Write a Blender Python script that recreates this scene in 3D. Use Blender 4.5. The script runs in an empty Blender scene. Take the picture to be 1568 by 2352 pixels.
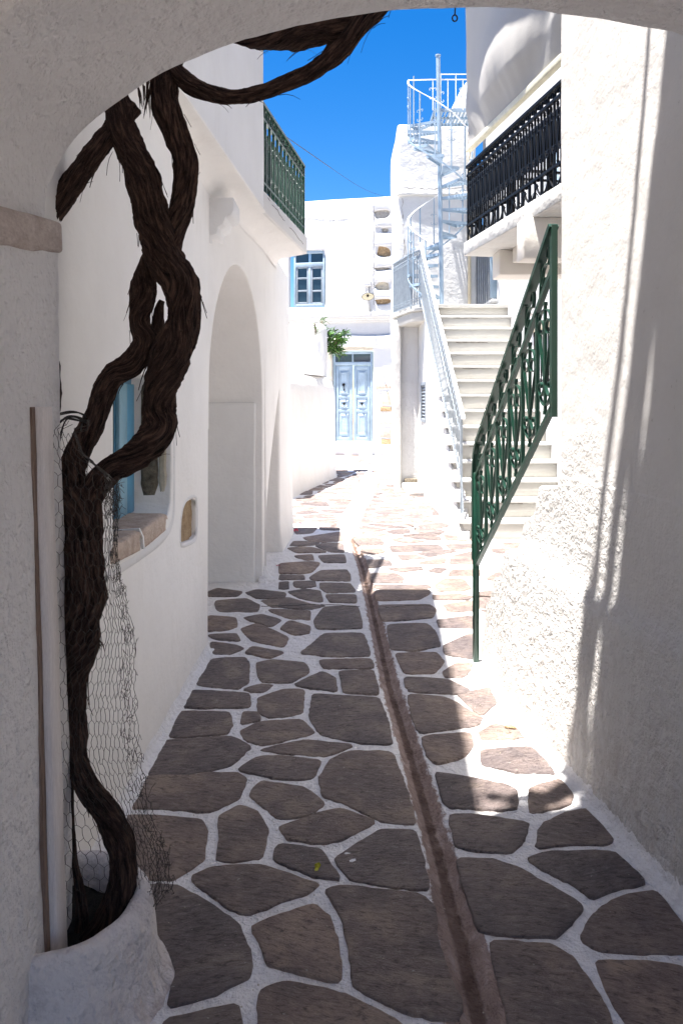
import bpy, bmesh, math, random
from mathutils import Vector, Matrix, noise
from mathutils.geometry import tessellate_polygon
random.seed(7)
PI = math.pi
S = bpy.context.scene
COL = S.collection

# ------------------------------------------------------------------ camera, sky, sun, exposure
F, CX, HY, H = 1800.0, 784.0, 915.0, 1.6      # focal length and horizon of the photograph, eye height in metres
cam = bpy.data.cameras.new("camera")
cam.sensor_fit = 'HORIZONTAL'
cam.sensor_width = 36.0
cam.lens = 36.0 * F / 1568.0
cam.shift_y = -(1176.0 - HY) / 1568.0
cam.clip_start = 0.05
cam.clip_end = 2000.0
camo = bpy.data.objects.new("camera", cam)
camo.location = (0, 0, H)
camo.rotation_euler = (math.radians(90), 0, 0)
COL.objects.link(camo)
S.camera = camo

SUN_D = Vector((1.35, 0.70, -6.5)).normalized()
world = bpy.data.worlds.new("World")
S.world = world
world.use_nodes = True
wn = world.node_tree.nodes
wl = world.node_tree.links
wn.clear()
sky = wn.new("ShaderNodeTexSky")
sky.sky_type = 'NISHITA'
sky.sun_disc = False
sky.sun_elevation = math.asin(-SUN_D.z)
sky.sun_rotation = math.atan2(-SUN_D.x, -SUN_D.y)
sky.altitude = 0
sky.air_density = 1.0
sky.dust_density = 0.3
sky.ozone_density = 3.0
hsv = wn.new("ShaderNodeHueSaturation")
hsv.inputs["Saturation"].default_value = 1.45
hsv.inputs["Hue"].default_value = 0.508
bg = wn.new("ShaderNodeBackground")
bg.inputs["Strength"].default_value = 0.053
wo = wn.new("ShaderNodeOutputWorld")
wl.new(sky.outputs[0], hsv.inputs["Color"])
wl.new(hsv.outputs[0], bg.inputs["Color"])
wl.new(bg.outputs[0], wo.inputs["Surface"])

sun = bpy.data.lights.new("sun", 'SUN')
sun.energy = 5.0
sun.angle = math.radians(0.55)
sun.color = (1.0, 0.955, 0.90)
suno = bpy.data.objects.new("sun", sun)
suno.rotation_euler = SUN_D.to_track_quat('-Z', 'Y').to_euler()
suno.location = (-6, -3, 20)
COL.objects.link(suno)

S.view_settings.view_transform = 'Standard'
S.view_settings.look = 'None'
S.view_settings.gamma = 1.0
S.view_settings.exposure = 2.06
S.view_settings.use_curve_mapping = False
S.cycles.max_bounces = 10
S.cycles.diffuse_bounces = 7

# ------------------------------------------------------------------ helpers
def at(x, y, Y):
    "a point of the place from its position in the photograph (1568 wide) and its distance"
    return Vector(((x - CX) * Y / F, Y, H - (y - HY) * Y / F))

def gnd(x, y):
    Y = F * H / (y - HY)
    return Vector(((x - CX) * Y / F, Y, 0))

def nz(x, y=0.0, z=0.0):
    return noise.noise(Vector((x, y, z)))

def fbm(x, y, z, o=4):
    return noise.fractal(Vector((x, y, z)), 0.9, 2.0, o)

EMP = {}
def thing(name, label, cat, loc=(0, 0, 0), group=None):
    o = bpy.data.objects.new(name, None)
    o.empty_display_size = 0.2
    o.location = loc
    COL.objects.link(o)
    o["label"] = label
    o["category"] = cat
    if group:
        o["group"] = group
    EMP[o.name] = Vector(loc)
    return o

def hook(o, parent):
    if parent is not None:
        o.parent = parent
        if parent.name in EMP:
            o.matrix_parent_inverse = Matrix.Translation(-EMP[parent.name])
    return o

class MB:
    def __init__(self):
        self.v = []
        self.f = []
        self.uv = []
    def add(self, vs, fs):
        n = len(self.v)
        self.v.extend([tuple(p) for p in vs])
        self.f.extend([tuple(i + n for i in q) for q in fs])
    def box(self, c, s, rot=None):
        c = Vector(c)
        hx, hy, hz = s[0] / 2, s[1] / 2, s[2] / 2
        vs = []
        for z in (-hz, hz):
            for x, y in ((-hx, -hy), (hx, -hy), (hx, hy), (-hx, hy)):
                p = Vector((x, y, z))
                if rot is not None:
                    p = rot @ p
                vs.append(c + p)
        self.add(vs, [(3, 2, 1, 0), (4, 5, 6, 7), (0, 1, 5, 4), (1, 2, 6, 5), (2, 3, 7, 6), (3, 0, 4, 7)])
    def bar(self, a, b, w, t, n=Vector((0, 0, 1))):
        "rectangular bar a->b, w across n x dir, t along n"
        a = Vector(a); b = Vector(b)
        self.strip([a, b], n, t / 2, w / 2)
    def strip(self, pts, n, hn, ht, closed=False):
        "sweep a rectangle along pts lying roughly in the plane of normal n"
        pts = [Vector(p) for p in pts]
        n = Vector(n).normalized()
        m = len(pts)
        vs = []
        for i, p in enumerate(pts):
            d = (pts[min(i + 1, m - 1)] - pts[max(i - 1, 0)]).normalized()
            s = n.cross(d)
            if s.length < 1e-4:
                s = Vector((1, 0, 0)).cross(d)
            s.normalize()
            n2 = d.cross(s).normalized()
            vs += [p + s * ht + n2 * hn, p - s * ht + n2 * hn, p - s * ht - n2 * hn, p + s * ht - n2 * hn]
        fs = []
        for i in range(m - 1):
            for k in range(4):
                a = i * 4 + k
                b = i * 4 + (k + 1) % 4
                fs.append((a, b, b + 4, a + 4))
        fs.append((0, 3, 2, 1))
        e = (m - 1) * 4
        fs.append((e, e + 1, e + 2, e + 3))
        self.add(vs, fs)
    def tube(self, pts, r, k=8, cap=True):
        pts = [Vector(p) for p in pts]
        m = len(pts)
        if not hasattr(r, '__len__'):
            r = [r] * m
        d0 = (pts[1] - pts[0]).normalized()
        u = d0.orthogonal().normalized()
        vs = []
        for i, p in enumerate(pts):
            d = (pts[min(i + 1, m - 1)] - pts[max(i - 1, 0)]).normalized()
            u = (u - d * u.dot(d)).normalized()
            w = d.cross(u)
            for j in range(k):
                a = 2 * PI * j / k
                vs.append(p + (u * math.cos(a) + w * math.sin(a)) * r[i])
        fs = []
        for i in range(m - 1):
            for j in range(k):
                a = i * k + j
                b = i * k + (j + 1) % k
                fs.append((a, b, b + k, a + k))
        if cap:
            fs.append(tuple(range(k - 1, -1, -1)))
            fs.append(tuple((m - 1) * k + j for j in range(k)))
        self.add(vs, fs)
    def ball(self, c, r, seg=10, rings=6, sc=(1, 1, 1)):
        c = Vector(c)
        vs = [c + Vector((0, 0, r * sc[2]))]
        for i in range(1, rings):
            th = PI * i / rings
            for j in range(seg):
                a = 2 * PI * j / seg
                vs.append(c + Vector((r * sc[0] * math.sin(th) * math.cos(a), r * sc[1] * math.sin(th) * math.sin(a), r * sc[2] * math.cos(th))))
        vs.append(c - Vector((0, 0, r * sc[2])))
        fs = [(0, 1 + j, 1 + (j + 1) % seg) for j in range(seg)]
        for i in range(rings - 2):
            for j in range(seg):
                a = 1 + i * seg + j
                b = 1 + i * seg + (j + 1) % seg
                fs.append((a, a + seg, b + seg, b))
        L = len(vs) - 1
        o = 1 + (rings - 2) * seg
        fs += [(o + (j + 1) % seg, o + j, L) for j in range(seg)]
        self.add(vs, fs)
    def grid(self, rows):
        "rows: equal length lists of points"
        n = len(rows[0])
        vs = [p for r in rows for p in r]
        fs = []
        for i in range(len(rows) - 1):
            for j in range(n - 1):
                a = i * n + j
                fs.append((a, a + 1, a + n + 1, a + n))
        self.add(vs, fs)
    def mesh(self, name, mat, smooth=False, angle=None):
        me = bpy.data.meshes.new(name)
        me.from_pydata([tuple(p) for p in self.v], [], self.f)
        if mat:
            me.materials.append(mat)
        if smooth:
            me.polygons.foreach_set("use_smooth", [True] * len(me.polygons))
            if angle:
                me.set_sharp_from_angle(angle=math.radians(angle))
        me.update()
        return me
    def build(self, name, mat, parent=None, smooth=False, angle=None, recalc=True):
        me = self.mesh(name, mat, smooth, angle)
        if recalc:
            bm = bmesh.new()
            bm.from_mesh(me)
            bmesh.ops.recalc_face_normals(bm, faces=bm.faces)
            bm.to_mesh(me)
            bm.free()
            if smooth and angle:
                me.set_sharp_from_angle(angle=math.radians(angle))
        o = bpy.data.objects.new(name, me)
        COL.objects.link(o)
        hook(o, parent)
        return o

def copy_part(o, off, parent=None):
    c = o.copy()
    COL.objects.link(c)
    c.location = Vector(o.location) + Vector(off)
    if parent is not None:
        hook(c, parent)
    return c

def bevel(o, w, seg=2, angle=30):
    me = o.data
    bm = bmesh.new()
    bm.from_mesh(me)
    bmesh.ops.remove_doubles(bm, verts=bm.verts, dist=1e-5)
    es = [e for e in bm.edges if len(e.link_faces) == 2 and e.calc_face_angle(0) > math.radians(angle)]
    bmesh.ops.bevel(bm, geom=es, offset=w, segments=seg, profile=0.5, affect='EDGES', clamp_overlap=True)
    bm.to_mesh(me)
    bm.free()
    me.polygons.foreach_set("use_smooth", [True] * len(me.polygons))
    me.set_sharp_from_angle(angle=math.radians(50))
    return o

def slab(name, c, s, mat, parent=None, rot=None, bw=0.006, seg=2):
    m = MB()
    m.box(c, s, rot)
    o = m.build(name, mat, parent)
    if bw:
        bevel(o, bw, seg)
    return o

def lumpy(name, c, s, mat, parent=None, r=0.08, amp=0.015, cut=0.12, freq=2.2, rot=None):
    "whitewashed masonry block: rounded edges, hand-made undulation"
    bm = bmesh.new()
    bmesh.ops.create_cube(bm, size=1.0)
    for v in bm.verts:
        v.co = Vector((v.co.x * s[0], v.co.y * s[1], v.co.z * s[2]))
    bmesh.ops.bevel(bm, geom=list(bm.edges), offset=r, segments=3, profile=0.5, affect='EDGES', clamp_overlap=True)
    for ax in range(3):
        n = int(s[ax] / cut)
        for i in range(1, n):
            p = Vector((0, 0, 0)); p[ax] = -s[ax] / 2 + s[ax] * i / n
            no = Vector((0, 0, 0)); no[ax] = 1
            bmesh.ops.bisect_plane(bm, geom=list(bm.verts) + list(bm.edges) + list(bm.faces), plane_co=p, plane_no=no, dist=1e-4)
    for v in bm.verts:
        p = v.co.copy()
        if rot is not None:
            p = rot @ p
        p = p + Vector(c)
        q = p * freq
        p += Vector((nz(q.x, q.y, q.z), nz(q.x + 31, q.y, q.z), nz(q.x, q.y + 57, q.z))) * amp
        v.co = p
    bmesh.ops.recalc_face_normals(bm, faces=bm.faces)
    me = bpy.data.meshes.new(name)
    bm.to_mesh(me)
    bm.free()
    me.materials.append(mat)
    me.polygons.foreach_set("use_smooth", [True] * len(me.polygons))
    me.set_sharp_from_angle(angle=math.radians(60))
    o = bpy.data.objects.new(name, me)
    COL.objects.link(o)
    hook(o, parent)
    return o

def chaikin(p, it=2, closed=True, q=0.25):
    for _ in range(it):
        n = len(p)
        out = []
        rng = range(n) if closed else range(n - 1)
        if not closed:
            out.append(p[0])
        for i in rng:
            a = p[i]; b = p[(i + 1) % n]
            out.append(tuple(a[k] * (1 - q) + b[k] * q for k in range(len(a))))
            out.append(tuple(a[k] * q + b[k] * (1 - q) for k in range(len(a))))
        if not closed:
            out.append(p[-1])
        p = out
    return p

def area2(p):
    return sum(p[i][0] * p[(i + 1) % len(p)][1] - p[(i + 1) % len(p)][0] * p[i][1] for i in range(len(p))) / 2

def offset(p, d):
    "inset (d>0) a CCW polygon"
    n = len(p)
    out = []
    for i in range(n):
        a = Vector(p[i - 1]); b = Vector(p[i]); c = Vector(p[(i + 1) % n])
        e1 = (b - a); e2 = (c - b)
        if e1.length < 1e-7: e1 = e2
        if e2.length < 1e-7: e2 = e1
        e1 = e1.normalized(); e2 = e2.normalized()
        n1 = Vector((-e1.y, e1.x)); n2 = Vector((-e2.y, e2.x))
        m = n1 + n2
        if m.length < 1e-4:
            m = n1
        m.normalize()
        k = max(0.4, m.dot(n1))
        out.append((b.x + m.x * d / k, b.y + m.y * d / k))
    return out

def wall_sheet(name, outer, holes, frame, mat, parent=None, thick=0.3, r=0.015, rh=0.015, seg=3):
    """outer / holes: lists of (s, z); frame(s, z, depth) -> world point, depth grows into the wall.
    Front face with rounded arrises, reveals going back `thick` (holes may carry their own depth)."""
    if area2(outer) < 0: outer = outer[::-1]
    hs = []
    for h in holes:
        dep = thick
        if isinstance(h, dict):
            dep = h['d']; pts = h['p']
        else:
            pts = h
        if area2(pts) < 0: pts = pts[::-1]
        hs.append((pts, dep))
    mb = MB()
    front_o = offset(outer, r)
    front_h = [offset(h, -rh) for h, _ in hs]
    polys = [front_o] + [h[::-1] for h in front_h]
    flat = [p for q in polys for p in q]
    bmt = bmesh.new()
    tv = [bmt.verts.new((a, b, 0)) for a, b in flat]
    for i_, v_ in enumerate(tv): v_.index = i_
    k0 = 0; ed = []
    for q in polys:
        for i_ in range(len(q)):
            ed.append(bmt.edges.new((tv[k0 + i_], tv[k0 + (i_ + 1) % len(q)])))
        k0 += len(q)
    bmesh.ops.triangle_fill(bmt, use_beauty=True, use_dissolve=False, edges=ed, normal=(0, 0, 1))
    bmt.verts.index_update()
    tris = [tuple(v.index for v in f.verts) for f in bmt.faces]
    bmt.free()
    mb.add([frame(a, b, 0) for a, b in flat], tris)
    ta = sum(abs(area2([flat[i] for i in t])) for t in tris)
    pa = abs(area2(front_o)) - sum(abs(area2(h)) for h in front_h)
    if abs(ta - pa) > .01 * pa: print("TESSELLATION", name, parent.name, ta, pa)
    def ring(pts_front, dirsign, rad, dep):
        rows = []
        for k in range(seg + 1):
            t = (PI / 2) * k / seg
            q = offset(pts_front, dirsign * -rad * math.sin(t))
            rows.append([frame(a, b, rad * (1 - math.cos(t))) for a, b in q])
        rows.append([frame(a, b, dep) for a, b in offset(pts_front, dirsign * -rad)])
        rows = [q + [q[0]] for q in rows]
        mb.grid(rows)
    ring(front_o, 1, r, thick)
    for (h, dep), fh in zip(hs, front_h):
        ring(fh, -1, rh, dep)
    me_o = mb.build(name, mat, parent, smooth=True, recalc=True)
    bm = bmesh.new(); bm.from_mesh(me_o.data)
    bmesh.ops.remove_doubles(bm, verts=bm.verts, dist=1e-5)
    bmesh.ops.recalc_face_normals(bm, faces=bm.faces)
    bm.to_mesh(me_o.data); bm.free()
    me_o.data.polygons.foreach_set("use_smooth", [True] * len(me_o.data.polygons))
    me_o.data.set_sharp_from_angle(angle=math.radians(35))
    return me_o

def struct(o, kind='structure'):
    o["kind"] = kind
    return o

# ------------------------------------------------------------------ materials
def newmat(name):
    m = bpy.data.materials.new(name)
    m.use_nodes = True
    nt = m.node_tree
    b = nt.nodes["Principled BSDF"]
    return m, nt, b

class N:
    "tiny node builder"
    def __init__(s, nt):
        s.nt = nt
    def n(s, t, **kw):
        x = s.nt.nodes.new(t)
        for k, v in kw.items():
            if k.startswith('i_'):
                x.inputs[k[2:].replace('_', ' ')].default_value = v
            else:
                setattr(x, k, v)
        return x
    def l(s, a, b):
        s.nt.links.new(a, b)
    def pos(s, sc=(1, 1, 1), rot=(0, 0, 0), obj=False):
        if obj:
            g = s.n("ShaderNodeTexCoord").outputs["Object"]
        else:
            g = s.n("ShaderNodeNewGeometry").outputs["Position"]
        m = s.n("ShaderNodeMapping")
        m.inputs["Scale"].default_value = sc
        m.inputs["Rotation"].default_value = rot
        s.l(g, m.inputs["Vector"])
        return m.outputs[0]
    def noise(s, vec, scale, detail=4, rough=0.55, dist=0.0):
        x = s.n("ShaderNodeTexNoise")
        x.inputs["Scale"].default_value = scale
        x.inputs["Detail"].default_value = detail
        x.inputs["Roughness"].default_value = rough
        x.inputs["Distortion"].default_value = dist
        s.l(vec, x.inputs["Vector"])
        return x.outputs["Fac"]
    def ramp(s, fac, stops):
        x = s.n("ShaderNodeValToRGB")
        e = x.color_ramp.elements
        while len(e) < len(stops):
            e.new(0.5)
        for i, (p, c) in enumerate(stops):
            e[i].position = p
            e[i].color = (*c, 1) if hasattr(c, '__len__') else (c, c, c, 1)
        s.l(fac, x.inputs[0])
        return x.outputs[0]
    def mix(s, fac, a, b, mode='MIX'):
        x = s.n("ShaderNodeMix", data_type='RGBA', blend_type=mode)
        if isinstance(fac, (int, float)):
            x.inputs[0].default_value = fac
        else:
            s.l(fac, x.inputs[0])
        for sock, v in ((x.inputs[6], a), (x.inputs[7], b)):
            if isinstance(v, tuple):
                sock.default_value = (*v, 1)
            else:
                s.l(v, sock)
        return x.outputs[2]
    def math(s, op, a, b=0.0, clamp=False):
        x = s.n("ShaderNodeMath", operation=op, use_clamp=clamp)
        for sock, v in ((x.inputs[0], a), (x.inputs[1], b)):
            if isinstance(v, (int, float)):
                sock.default_value = v
            else:
                s.l(v, sock)
        return x.outputs[0]
    def bump(s, h, strength, dist, prev=None):
        x = s.n("ShaderNodeBump")
        x.inputs["Strength"].default_value = strength
        x.inputs["Distance"].default_value = dist
        s.l(h, x.inputs["Height"])
        if prev is not None:
            s.l(prev, x.inputs["Normal"])
        return x.outputs[0]

def plaster(name, col=(0.80, 0.79, 0.775), rough_relief=0.5, fine=90, coarse=3.0, stain=0.12, stain_col=(0.42, 0.36, 0.30), grime_z=None, spots=0.0, low=0.6, k=1.0, mottle=0.0, zfade=None):
    m, nt, b = newmat(name)
    g = N(nt)
    p = g.pos()
    n1 = g.noise(p, coarse, 4, 0.6)
    n2 = g.noise(p, fine, 3, 0.6)
    n3 = g.noise(p, fine * 0.28, 3, 0.55)
    c = g.mix(g.ramp(n1, [(0.35, 0.0), (0.7, 1.0)]), col, tuple(x * 0.95 for x in col))
    n5 = g.noise(g.pos(sc=(1.2, 1.2, 0.35)), 2.3, 6, 0.7)
    c = g.mix(g.math('MULTIPLY', g.ramp(n5, [(0.56, 0.0), (0.80, 1.0)]), stain), c, stain_col)
    if spots:
        n6 = g.noise(p, 34, 4, 0.75)
        c = g.mix(g.math('MULTIPLY', g.ramp(n6, [(0.66, 0.0), (0.74, 1.0)]), spots), c, (0.30, 0.27, 0.23))
    if mottle:
        n7 = g.noise(p, 26, 8, 0.8)
        n8 = g.noise(p, 7, 4, 0.6)
        f = g.ramp(g.math('ADD', n7, g.math('MULTIPLY', g.math('SUBTRACT', n8, 0.5), 0.5)), [(0.50, 0.0), (0.66, 1.0)])
        c = g.mix(g.math('MULTIPLY', f, mottle), c, stain_col)
    if grime_z:
        z0, z1, amt, gc = grime_z
        sep = g.n("ShaderNodeSeparateXYZ")
        g.l(g.n("ShaderNodeNewGeometry").outputs["Position"], sep.inputs[0])
        mr = g.n("ShaderNodeMapRange")
        mr.inputs[1].default_value = z0; mr.inputs[2].default_value = z1
        mr.inputs[3].default_value = 1.0; mr.inputs[4].default_value = 0.0
        g.l(g.math('ADD', sep.outputs[2], g.math('MULTIPLY', g.noise(p, 2.2, 5, 0.7), (z1 - z0) * 1.3)), mr.inputs[0])
        nn = g.ramp(g.noise(g.pos(sc=(1, 1, 0.4)), 22, 7, 0.78), [(0.40, 0.0), (0.60, 1.0)])
        c = g.mix(g.math('MULTIPLY', g.math('MULTIPLY', mr.outputs[0], nn), amt), c, gc)
    g.l(c, b.inputs["Base Color"])
    b.inputs["Roughness"].default_value = 0.85
    b.inputs["Specular IOR Level"].default_value = 0.2
    if zfade:
        z0, z1, lowf = zfade
        sep2 = g.n("ShaderNodeSeparateXYZ")
        g.l(g.n("ShaderNodeNewGeometry").outputs["Position"], sep2.inputs[0])
        mz = g.n("ShaderNodeMapRange")
        mz.inputs[1].default_value = z0; mz.inputs[2].default_value = z1
        mz.inputs[3].default_value = 1.0; mz.inputs[4].default_value = lowf
        g.l(g.math('ADD', sep2.outputs[2], g.math('MULTIPLY', g.math('SUBTRACT', g.noise(p, 2.5, 4), .5), 1.2)), mz.inputs[0])
        n3 = g.math('MULTIPLY', n3, mz.outputs[0]); n2 = g.math('MULTIPLY', n2, mz.outputs[0])
    bp = g.bump(n1, low, 0.03)
    bp = g.bump(n3, rough_relief, 0.012 * k, bp)
    bp = g.bump(n2, rough_relief, 0.005 * k, bp)
    g.l(bp, b.inputs["Normal"])
    return m

def paint(name, col, rough=0.45, chips=0.0, chip_col=(0.25, 0.12, 0.06), sc=40, metallic=0.0, relief=0.15):
    m, nt, b = newmat(name)
    g = N(nt)
    p = g.pos()
    n = g.noise(p, sc * 0.2, 4, 0.6)
    c = g.mix(g.ramp(n, [(0.3, 0.0), (0.7, 1.0)]), tuple(x * 0.82 for x in col), tuple(min(1, x * 1.12) for x in col))
    if chips:
        n2 = g.noise(p, sc, 5, 0.7)
        c = g.mix(g.math('MULTIPLY', g.ramp(n2, [(0.62, 0.0), (0.68, 1.0)]), chips), c, chip_col)
    g.l(c, b.inputs["Base Color"])
    b.inputs["Roughness"].default_value = rough
    if max(col) < .02: b.inputs["Specular IOR Level"].default_value = .12
    b.inputs["Metallic"].default_value = metallic
    g.l(g.bump(g.noise(p, sc * 2, 3), relief, 0.002), b.inputs["Normal"])
    return m

def rock(name, a, b_, sc=9, stretch=(1, 1, 1), relief=0.6, dist=0.01, perobj=0.0, rough=0.8, white=0.0):
    m, nt, b = newmat(name)
    g = N(nt)
    p = g.pos(sc=stretch)
    n1 = g.noise(p, sc, 6, 0.65, 0.3)
    n2 = g.noise(p, sc * 7, 4, 0.7)
    c = g.mix(g.ramp(n1, [(0.32, 0.0), (0.68, 1.0)]), a, b_)
    c = g.mix(g.ramp(n2, [(0.3, 0.45), (0.7, 0.0)]), c, tuple(x * 0.55 for x in a))
    if perobj:
        oi = g.n("ShaderNodeObjectInfo")
        c = g.mix(perobj, c, g.ramp(oi.outputs["Random"], [(0.0, (0.45, 0.40, 0.37)), (0.5, (0.72, 0.66, 0.62)), (1.0, (1.0, 1.0, 1.0))]), 'MULTIPLY')
    if white:
        n3 = g.noise(g.pos(), 60, 2, 0.5)
        c = g.mix(g.math('MULTIPLY', g.ramp(n3, [(0.75, 0.0), (0.78, 1.0)]), white), c, (0.6, 0.57, 0.53))
    g.l(c, b.inputs["Base Color"])
    b.inputs["Roughness"].default_value = rough
    b.inputs["Specular IOR Level"].default_value = 0.3
    bp = g.bump(n1, relief, dist * 2)
    bp = g.bump(n2, relief, dist * 0.5, bp)
    g.l(bp, b.inputs["Normal"])
    return m

M_white = plaster("whitewash_plaster", rough_relief=0.35, stain=0.16)
M_smooth = plaster("whitewash_cream", col=(0.84, 0.82, 0.795), rough_relief=0.3, stain=0.24, low=0.4, spots=0.05, grime_z=(0.0, 0.28, 0.35, (0.62, 0.54, 0.46)))
M_vault = plaster("vault_plaster", col=(0.72, 0.70, 0.70), rough_relief=0.9, fine=60, stain=0.12, low=0.8, k=2.5, grime_z=(0.05, 0.8, 0.8, (0.34, 0.27, 0.20)))
M_rough = plaster("rough_plaster", col=(0.66, 0.64, 0.62), rough_relief=1.0, fine=85, coarse=5, stain=0.35, spots=0.5, k=2.1, low=.25, zfade=(.75, 1.45, .07), mottle=.06, grime_z=(0.30, 1.35, .85, (0.36, 0.30, 0.255)))
M_far = plaster("whitewash_sunlit", col=(0.575, 0.575, 0.575), rough_relief=0.45, fine=45, stain=0.12, low=0.35, spots=0.08)
M_old = plaster("old_whitewash", col=(0.57, 0.56, 0.535), rough_relief=0.6, fine=40, stain=0.45, stain_col=(0.52, 0.44, 0.34), low=0.8, spots=0.25)
M_step = plaster("step_whitewash", col=(0.46, 0.445, 0.41), rough_relief=0.35, fine=50, stain=0.35, stain_col=(0.5, 0.42, 0.30), spots=0.45)
M_joint = plaster("painted_joint", col=(0.78, 0.765, 0.76), rough_relief=1.0, fine=80, coarse=6, stain=0.4, stain_col=(0.30, 0.27, 0.25), spots=0.8, k=1.6, mottle=0.22)
def add_dirt(m):
    nt = m.node_tree
    g = N(nt)
    b = nt.nodes["Principled BSDF"]
    old = b.inputs["Base Color"].links[0].from_socket
    at_ = g.n("ShaderNodeAttribute", attribute_name="dirt")
    n = g.noise(g.pos(sc=(1, .5, 1)), 30, 6, .75)
    sep0 = g.n("ShaderNodeSeparateColor"); g.l(at_.outputs["Color"], sep0.inputs[0])
    f = g.ramp(g.math('ADD', sep0.outputs[0], g.math('MULTIPLY', g.math('SUBTRACT', n, .5), 1.5)), [(.42, 0.0), (.62, 1.0)])
    n2 = g.noise(g.pos(sc=(2, 1, 1)), 9, 5, .65)
    earth = g.ramp(n2, [(.3, (.22, .155, .130)), (.55, (.34, .255, .22)), (.75, (.48, .40, .36))])
    sepc = g.n("ShaderNodeSeparateColor")
    g.l(at_.outputs["Color"], sepc.inputs[0])
    deep = g.ramp(n2, [(.3, (.085, .052, .040)), (.7, (.21, .145, .115))])
    fd = g.ramp(g.math('ADD', sepc.outputs[1], g.math('MULTIPLY', g.math('SUBTRACT', n, .5), 1.0)), [(.35, 0.0), (.6, 1.0)])
    earth = g.mix(fd, earth, deep)
    g.l(g.mix(f, old, earth), b.inputs["Base Color"])
add_dirt(M_joint)
M_marble = plaster("marble_slab", col=(0.55, 0.545, 0.53), rough_relief=0.15, fine=60, stain=0.4, stain_col=(0.45, 0.42, 0.38), spots=0.3, low=0.2)
M_green = paint("green_iron_paint", (0.003, 0.036, 0.021), 0.36, 0.25, (0.12, 0.07, 0.03))
M_black = paint("black_iron_paint", (0.008, 0.008, 0.009), 0.5)
M_iron_w = paint("pale_blue_iron_paint", (0.26, 0.30, 0.34), 0.45, 0.35, (0.22, 0.2, 0.2), sc=60)
M_rail_w = paint("white_rail_paint", (0.78, 0.78, 0.77), 0.5, 0.2, (0.3, 0.28, 0.25))
M_spiral = paint("light_blue_paint", (0.27, 0.355, 0.44), 0.4, 0.15, (0.3, 0.3, 0.3), sc=30)
M_door = paint("sky_blue_door_paint", (0.31, 0.40, 0.475), 0.5, 0.12, (0.5, 0.55, 0.6), sc=25)
M_blue = paint("window_blue_paint", (0.10, 0.30, 0.46), 0.45, 0.15, (0.3, 0.4, 0.45), sc=25)
M_bar = paint("cream_bar_paint", (0.74, 0.68, 0.50), 0.5)
M_canvas = plaster("awning_canvas", col=(0.40, 0.385, 0.365), rough_relief=0.1, fine=200, stain=0.2, low=0.15)
def slate():
    m, nt, b = newmat("paving_slate")
    g = N(nt)
    oi = g.n("ShaderNodeObjectInfo")
    geo = g.n("ShaderNodeNewGeometry").outputs["Position"]
    off = g.n("ShaderNodeVectorMath", operation='SCALE')
    cmb = g.n("ShaderNodeCombineXYZ")
    for k_, mul in enumerate((17.0, 31.0, 7.0)):
        g.l(g.math('MULTIPLY', oi.outputs["Random"], mul), cmb.inputs[k_])
    add = g.n("ShaderNodeVectorMath", operation='ADD')
    g.l(geo, add.inputs[0]); g.l(cmb.outputs[0], add.inputs[1])
    rot = g.n("ShaderNodeVectorRotate", rotation_type='Z_AXIS')
    g.l(add.outputs[0], rot.inputs["Vector"])
    g.l(g.math('MULTIPLY', g.math('SUBTRACT', oi.outputs["Random"], .5), .8), rot.inputs["Angle"])
    mp = g.n("ShaderNodeMapping"); mp.inputs["Scale"].default_value = (1.0, 2.8, 1.0)
    g.l(rot.outputs[0], mp.inputs[0])
    v = mp.outputs[0]
    n0 = g.noise(rot.outputs[0], 5, 4, .6, .4)
    n1 = g.noise(v, 24, 8, .75, .6)
    n2 = g.noise(v, 70, 5, .75)
    c = g.ramp(n0, [(.36, (.27, .225, .22)), (.52, (.37, .30, .275)), (.66, (.50, .41, .345))])
    c = g.mix(g.ramp(n1, [(.36, .85), (.49, .0)]), c, (.105, .082, .080))
    c = g.mix(g.ramp(n1, [(.54, .0), (.66, .6)]), c, (.58, .51, .47))
    c = g.mix(g.ramp(n2, [(.60, .0), (.78, .5)]), c, (.56, .50, .46))
    c = g.mix(.75, c, g.ramp(oi.outputs["Random"], [(0.0, (.62, .60, .62)), (.35, (.85, .84, .85)), (.7, (1.0, .95, .90)), (1.0, (1.25, 1.12, 1.0))]), 'MULTIPLY')
    n3 = g.noise(geo, 55, 2, .5)
    c = g.mix(g.ramp(n3, [(.745, 0.0), (.765, .9)]), c, (.6, .57, .53))
    g.l(c, b.inputs["Base Color"])
    b.inputs["Roughness"].default_value = .62
    b.inputs["Specular IOR Level"].default_value = .35
    bp = g.bump(n0, .5, .03)
    bp = g.bump(n1, 1.0, .05, bp)
    bp = g.bump(n2, 1.0, .014, bp)
    g.l(bp, b.inputs["Normal"])
    return m
M_stone = slate()
M_tan = rock("tan_stone", (0.46, 0.34, 0.27), (0.70, 0.58, 0.48), sc=14, relief=0.8, dist=0.012)
M_ochre = rock("ochre_rubble", (0.36, 0.23, 0.12), (0.64, 0.47, 0.28), sc=18, relief=1.0, dist=0.02)
M_grey_st = rock("grey_lichen_stone", (0.12, 0.10, 0.075), (0.36, 0.31, 0.23), sc=30, relief=1.0, dist=0.012)
M_lintel = rock("cream_lintel_stone", (0.50, 0.43, 0.32), (0.70, 0.64, 0.53), sc=8, relief=0.4)
M_soil = rock("dry_soil", (0.02, 0.015, 0.012), (0.05, 0.038, 0.03), sc=30, relief=1.0, dist=0.03)
M_gut = rock("gutter_earth", (0.13, 0.085, 0.065), (0.30, 0.22, 0.18), sc=7, stretch=(3, 1, 1), relief=0.6, dist=0.01)
M_wood = rock("grey_batten_wood", (0.74, 0.68, 0.66), (0.86, 0.80, 0.78), sc=8, stretch=(12, 12, 1), relief=0.5, dist=0.004)
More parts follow.
